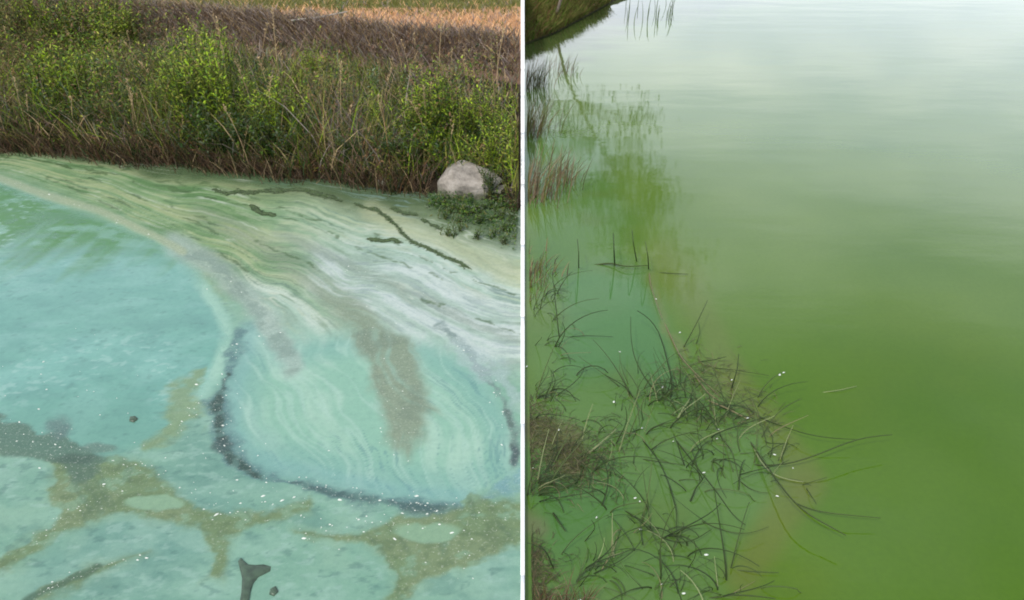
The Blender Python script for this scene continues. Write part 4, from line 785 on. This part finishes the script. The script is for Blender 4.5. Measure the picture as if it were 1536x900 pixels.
# muddy hummock by the wall
rr = np.random.default_rng(9); nx = 40; xs = np.linspace(.03, .42, nx); ys = np.linspace(1.35, 1.86, nx); X, Y = np.meshgrid(xs, ys)
Z = .03 - .25 * np.hypot((X - .05) / .30, (Y - 1.42) / .24) ** 1.6 * .32 + .05 * (fbm(X * 14, Y * 14, 77) - .5); Z = np.maximum(Z, -.06)
hum = tag(obj('mud_hummock', None, loc=(.03, 1.5, 0)), 'brown muddy hummock with dead grass in the corner by the white wall', 'mud')
obj('mud', mesh_np('mud', np.c_[X.ravel() - .03, Y.ravel() - 1.5, Z.ravel()], [grid_faces(nx, nx)], {'col': np.tile(S(60, 52, 32), (X.size, 1))}, True), M_EARTH, hum)
n = 420; bx = RNG.uniform(.04, .22, n); by = RNG.uniform(1.38, 1.62, n); cols = np.array([RUST * .45, BROWN * .8, OLIVE * .6, STRAW * .4])[RNG.integers(0, 4, n)]
o = obj('dead_grass', blades_obj('hummock_grass', blades(bx - .03, by - 1.5, np.full(n, .0), RNG.uniform(.04, .13, n), RNG.uniform(.002, .004, n), RNG.uniform(.2, 1, n), RNG.uniform(-1, 2.5, n), cols, xmax=None, xmin=.005)), M_GRASS, hum); o['kind'] = 'stuff'
# sedge tufts along the foot of the wall, out in the lake
for cx_, cy_, hh, cnt, cset, lb in ((806, 290, .42, 120, [STRAW * .5, BROWN * 1.3, BROWN, OLIVE], 'brown dead sedge tuft in the lake against the added white wall'), (842, 268, .34, 70, [BROWN * 1.2, STRAW * .4, OLIVE * .7], 'thin dry sedge tuft standing clear of the added white wall in the lake'), (800, 200, .45, 110, [OLIVE * .6, OLIVE * .8, BROWN], 'tall dull sedge tuft further along the white wall'),
                                    (800, 130, .42, 110, [OLIVE * .5, BROWN, DARKG], 'dark sedge tuft nearest the lake shore by the wall'), (806, 415, .16, 80, [OLIVE * .7, BROWN, STRAW * .5], 'short tangled sedge tuft by the wall above the teal patch'), (845, 110, .3, 40, [OLIVE * .5, BROWN], 'sparse dark sedge tuft in front of the lake shore')):
    b = P(cx_, cy_); n = cnt; bx = RNG.normal(0, .05 + hh * .12, n); bx = np.maximum(bx, .04 - b.x); by = RNG.normal(0, .14, n)
    cols = np.array(cset)[RNG.integers(0, len(cset), n)] * RNG.uniform(.7, 1.2, (n, 1))
    me = blades_obj('sedge', blades(bx, by, np.full(n, -.02), RNG.uniform(.4, 1, n) * hh, RNG.uniform(.004, .008, n), RNG.uniform(.05, .7, n), RNG.uniform(-1.4, 1.4, n), cols, xmax=None, xmin=.035 - b.x))
    tag(obj('sedge_tuft', me, M_GRASS, loc=b), lb, 'sedge')
# grass on the lake shore
n = 9000; k_ = RNG.random(n) * 2.9; bx = np.interp(k_, range(len(SH)), SH[:, 0]); by = np.interp(k_, range(len(SH)), SH[:, 1]); o1 = RNG.random(n) ** 1.5 * 1.6; bx = np.maximum(bx - o1 * .5, .03); by = by + o1 * .9
cols = np.array([OLIVE * 1.5, MIDG * 1.3, OLIVE, OLIVE * 1.3, RUST * .9])[RNG.integers(0, 5, n)] * RNG.uniform(.6, 1.1, (n, 1))
bz = np.interp(o1, [0, .1, 1.6], [.05, .1, .26]) - .03
me = blades_obj('shore_grass', blades(bx, by, bz, RNG.uniform(.08, .26, n), RNG.uniform(.008, .016, n), RNG.uniform(.3, 1, n), RNG.normal(-.9, .8, n), cols, xmax=None, xmin=.03))
tag(obj('shore_grass', me, M_GRASS), 'dull olive grass overhanging the lake shore', 'grass', kind='stuff')

# ------------------------------------------------------------------ tree on the lake shore, leaning over the water
M_BARK = mat_flat('bark', (.16, .13, .10), .9, .4, 25, .8)
tree = tag(obj('willow_tree', None, loc=(.5, 12.6, .2)), 'leafy tree on the lake shore leaning out and mirrored in the green water', 'tree')
rr = np.random.default_rng(77); br = []; tips = []
tr_pts = [np.array(p) for p in ((0, 0, -.2), (.22, -.05, .6), (.62, -.15, 1.35), (1.15, -.3, 2.2), (1.6, -.4, 3.1), (1.75, -.45, 4.4))]
v, f = tube(tr_pts, [.026, .024, .022, .02, .016, .01], 7); obj('trunk', mesh_np('trunk', v, [f], None, True), M_BARK, tree)
for i in range(34):
    t_ = rr.uniform(.28, 1); k_ = t_ * 5; i0 = min(int(k_), 4); b = tr_pts[i0] + (tr_pts[i0 + 1] - tr_pts[i0]) * (k_ - i0); an = rr.uniform(-1.2, 4.6); l_ = rr.uniform(.7, 1.7) * (1.25 - .5 * t_)
    pts = [b + np.array([math.cos(an) * l_ * s, math.sin(an) * l_ * .8 * s, l_ * (.45 * s - .35 * s * s)]) for s in np.linspace(0, 1, 6)]
    br.append(tube(pts, np.linspace(.025, .006, 6), 5))
    for _ in range(12):
        s = rr.uniform(.3, 1.05); q = pts[min(int(s * 5), 5)] + rr.normal(0, .1, 3); tips.append(q)
v, f = join(br); obj('limbs', mesh_np('limbs', v, f, None, True), M_BARK, tree)
tips = np.array(tips); n = 7500; cxyz = tips[RNG.integers(0, len(tips), n)] + RNG.normal(0, .17, (n, 3)); cols = np.array([MIDG, DARKG, OLIVE * .7])[RNG.integers(0, 3, n)] * RNG.uniform(.7, 1.2, (n, 1))
V_, q, c_ = leaf_faces(cxyz, RNG.uniform(.06, .12, n), cols, .38); obj('crown', mesh_np('crown', V_, [q], {'col': c_}), M_LEAF, tree)
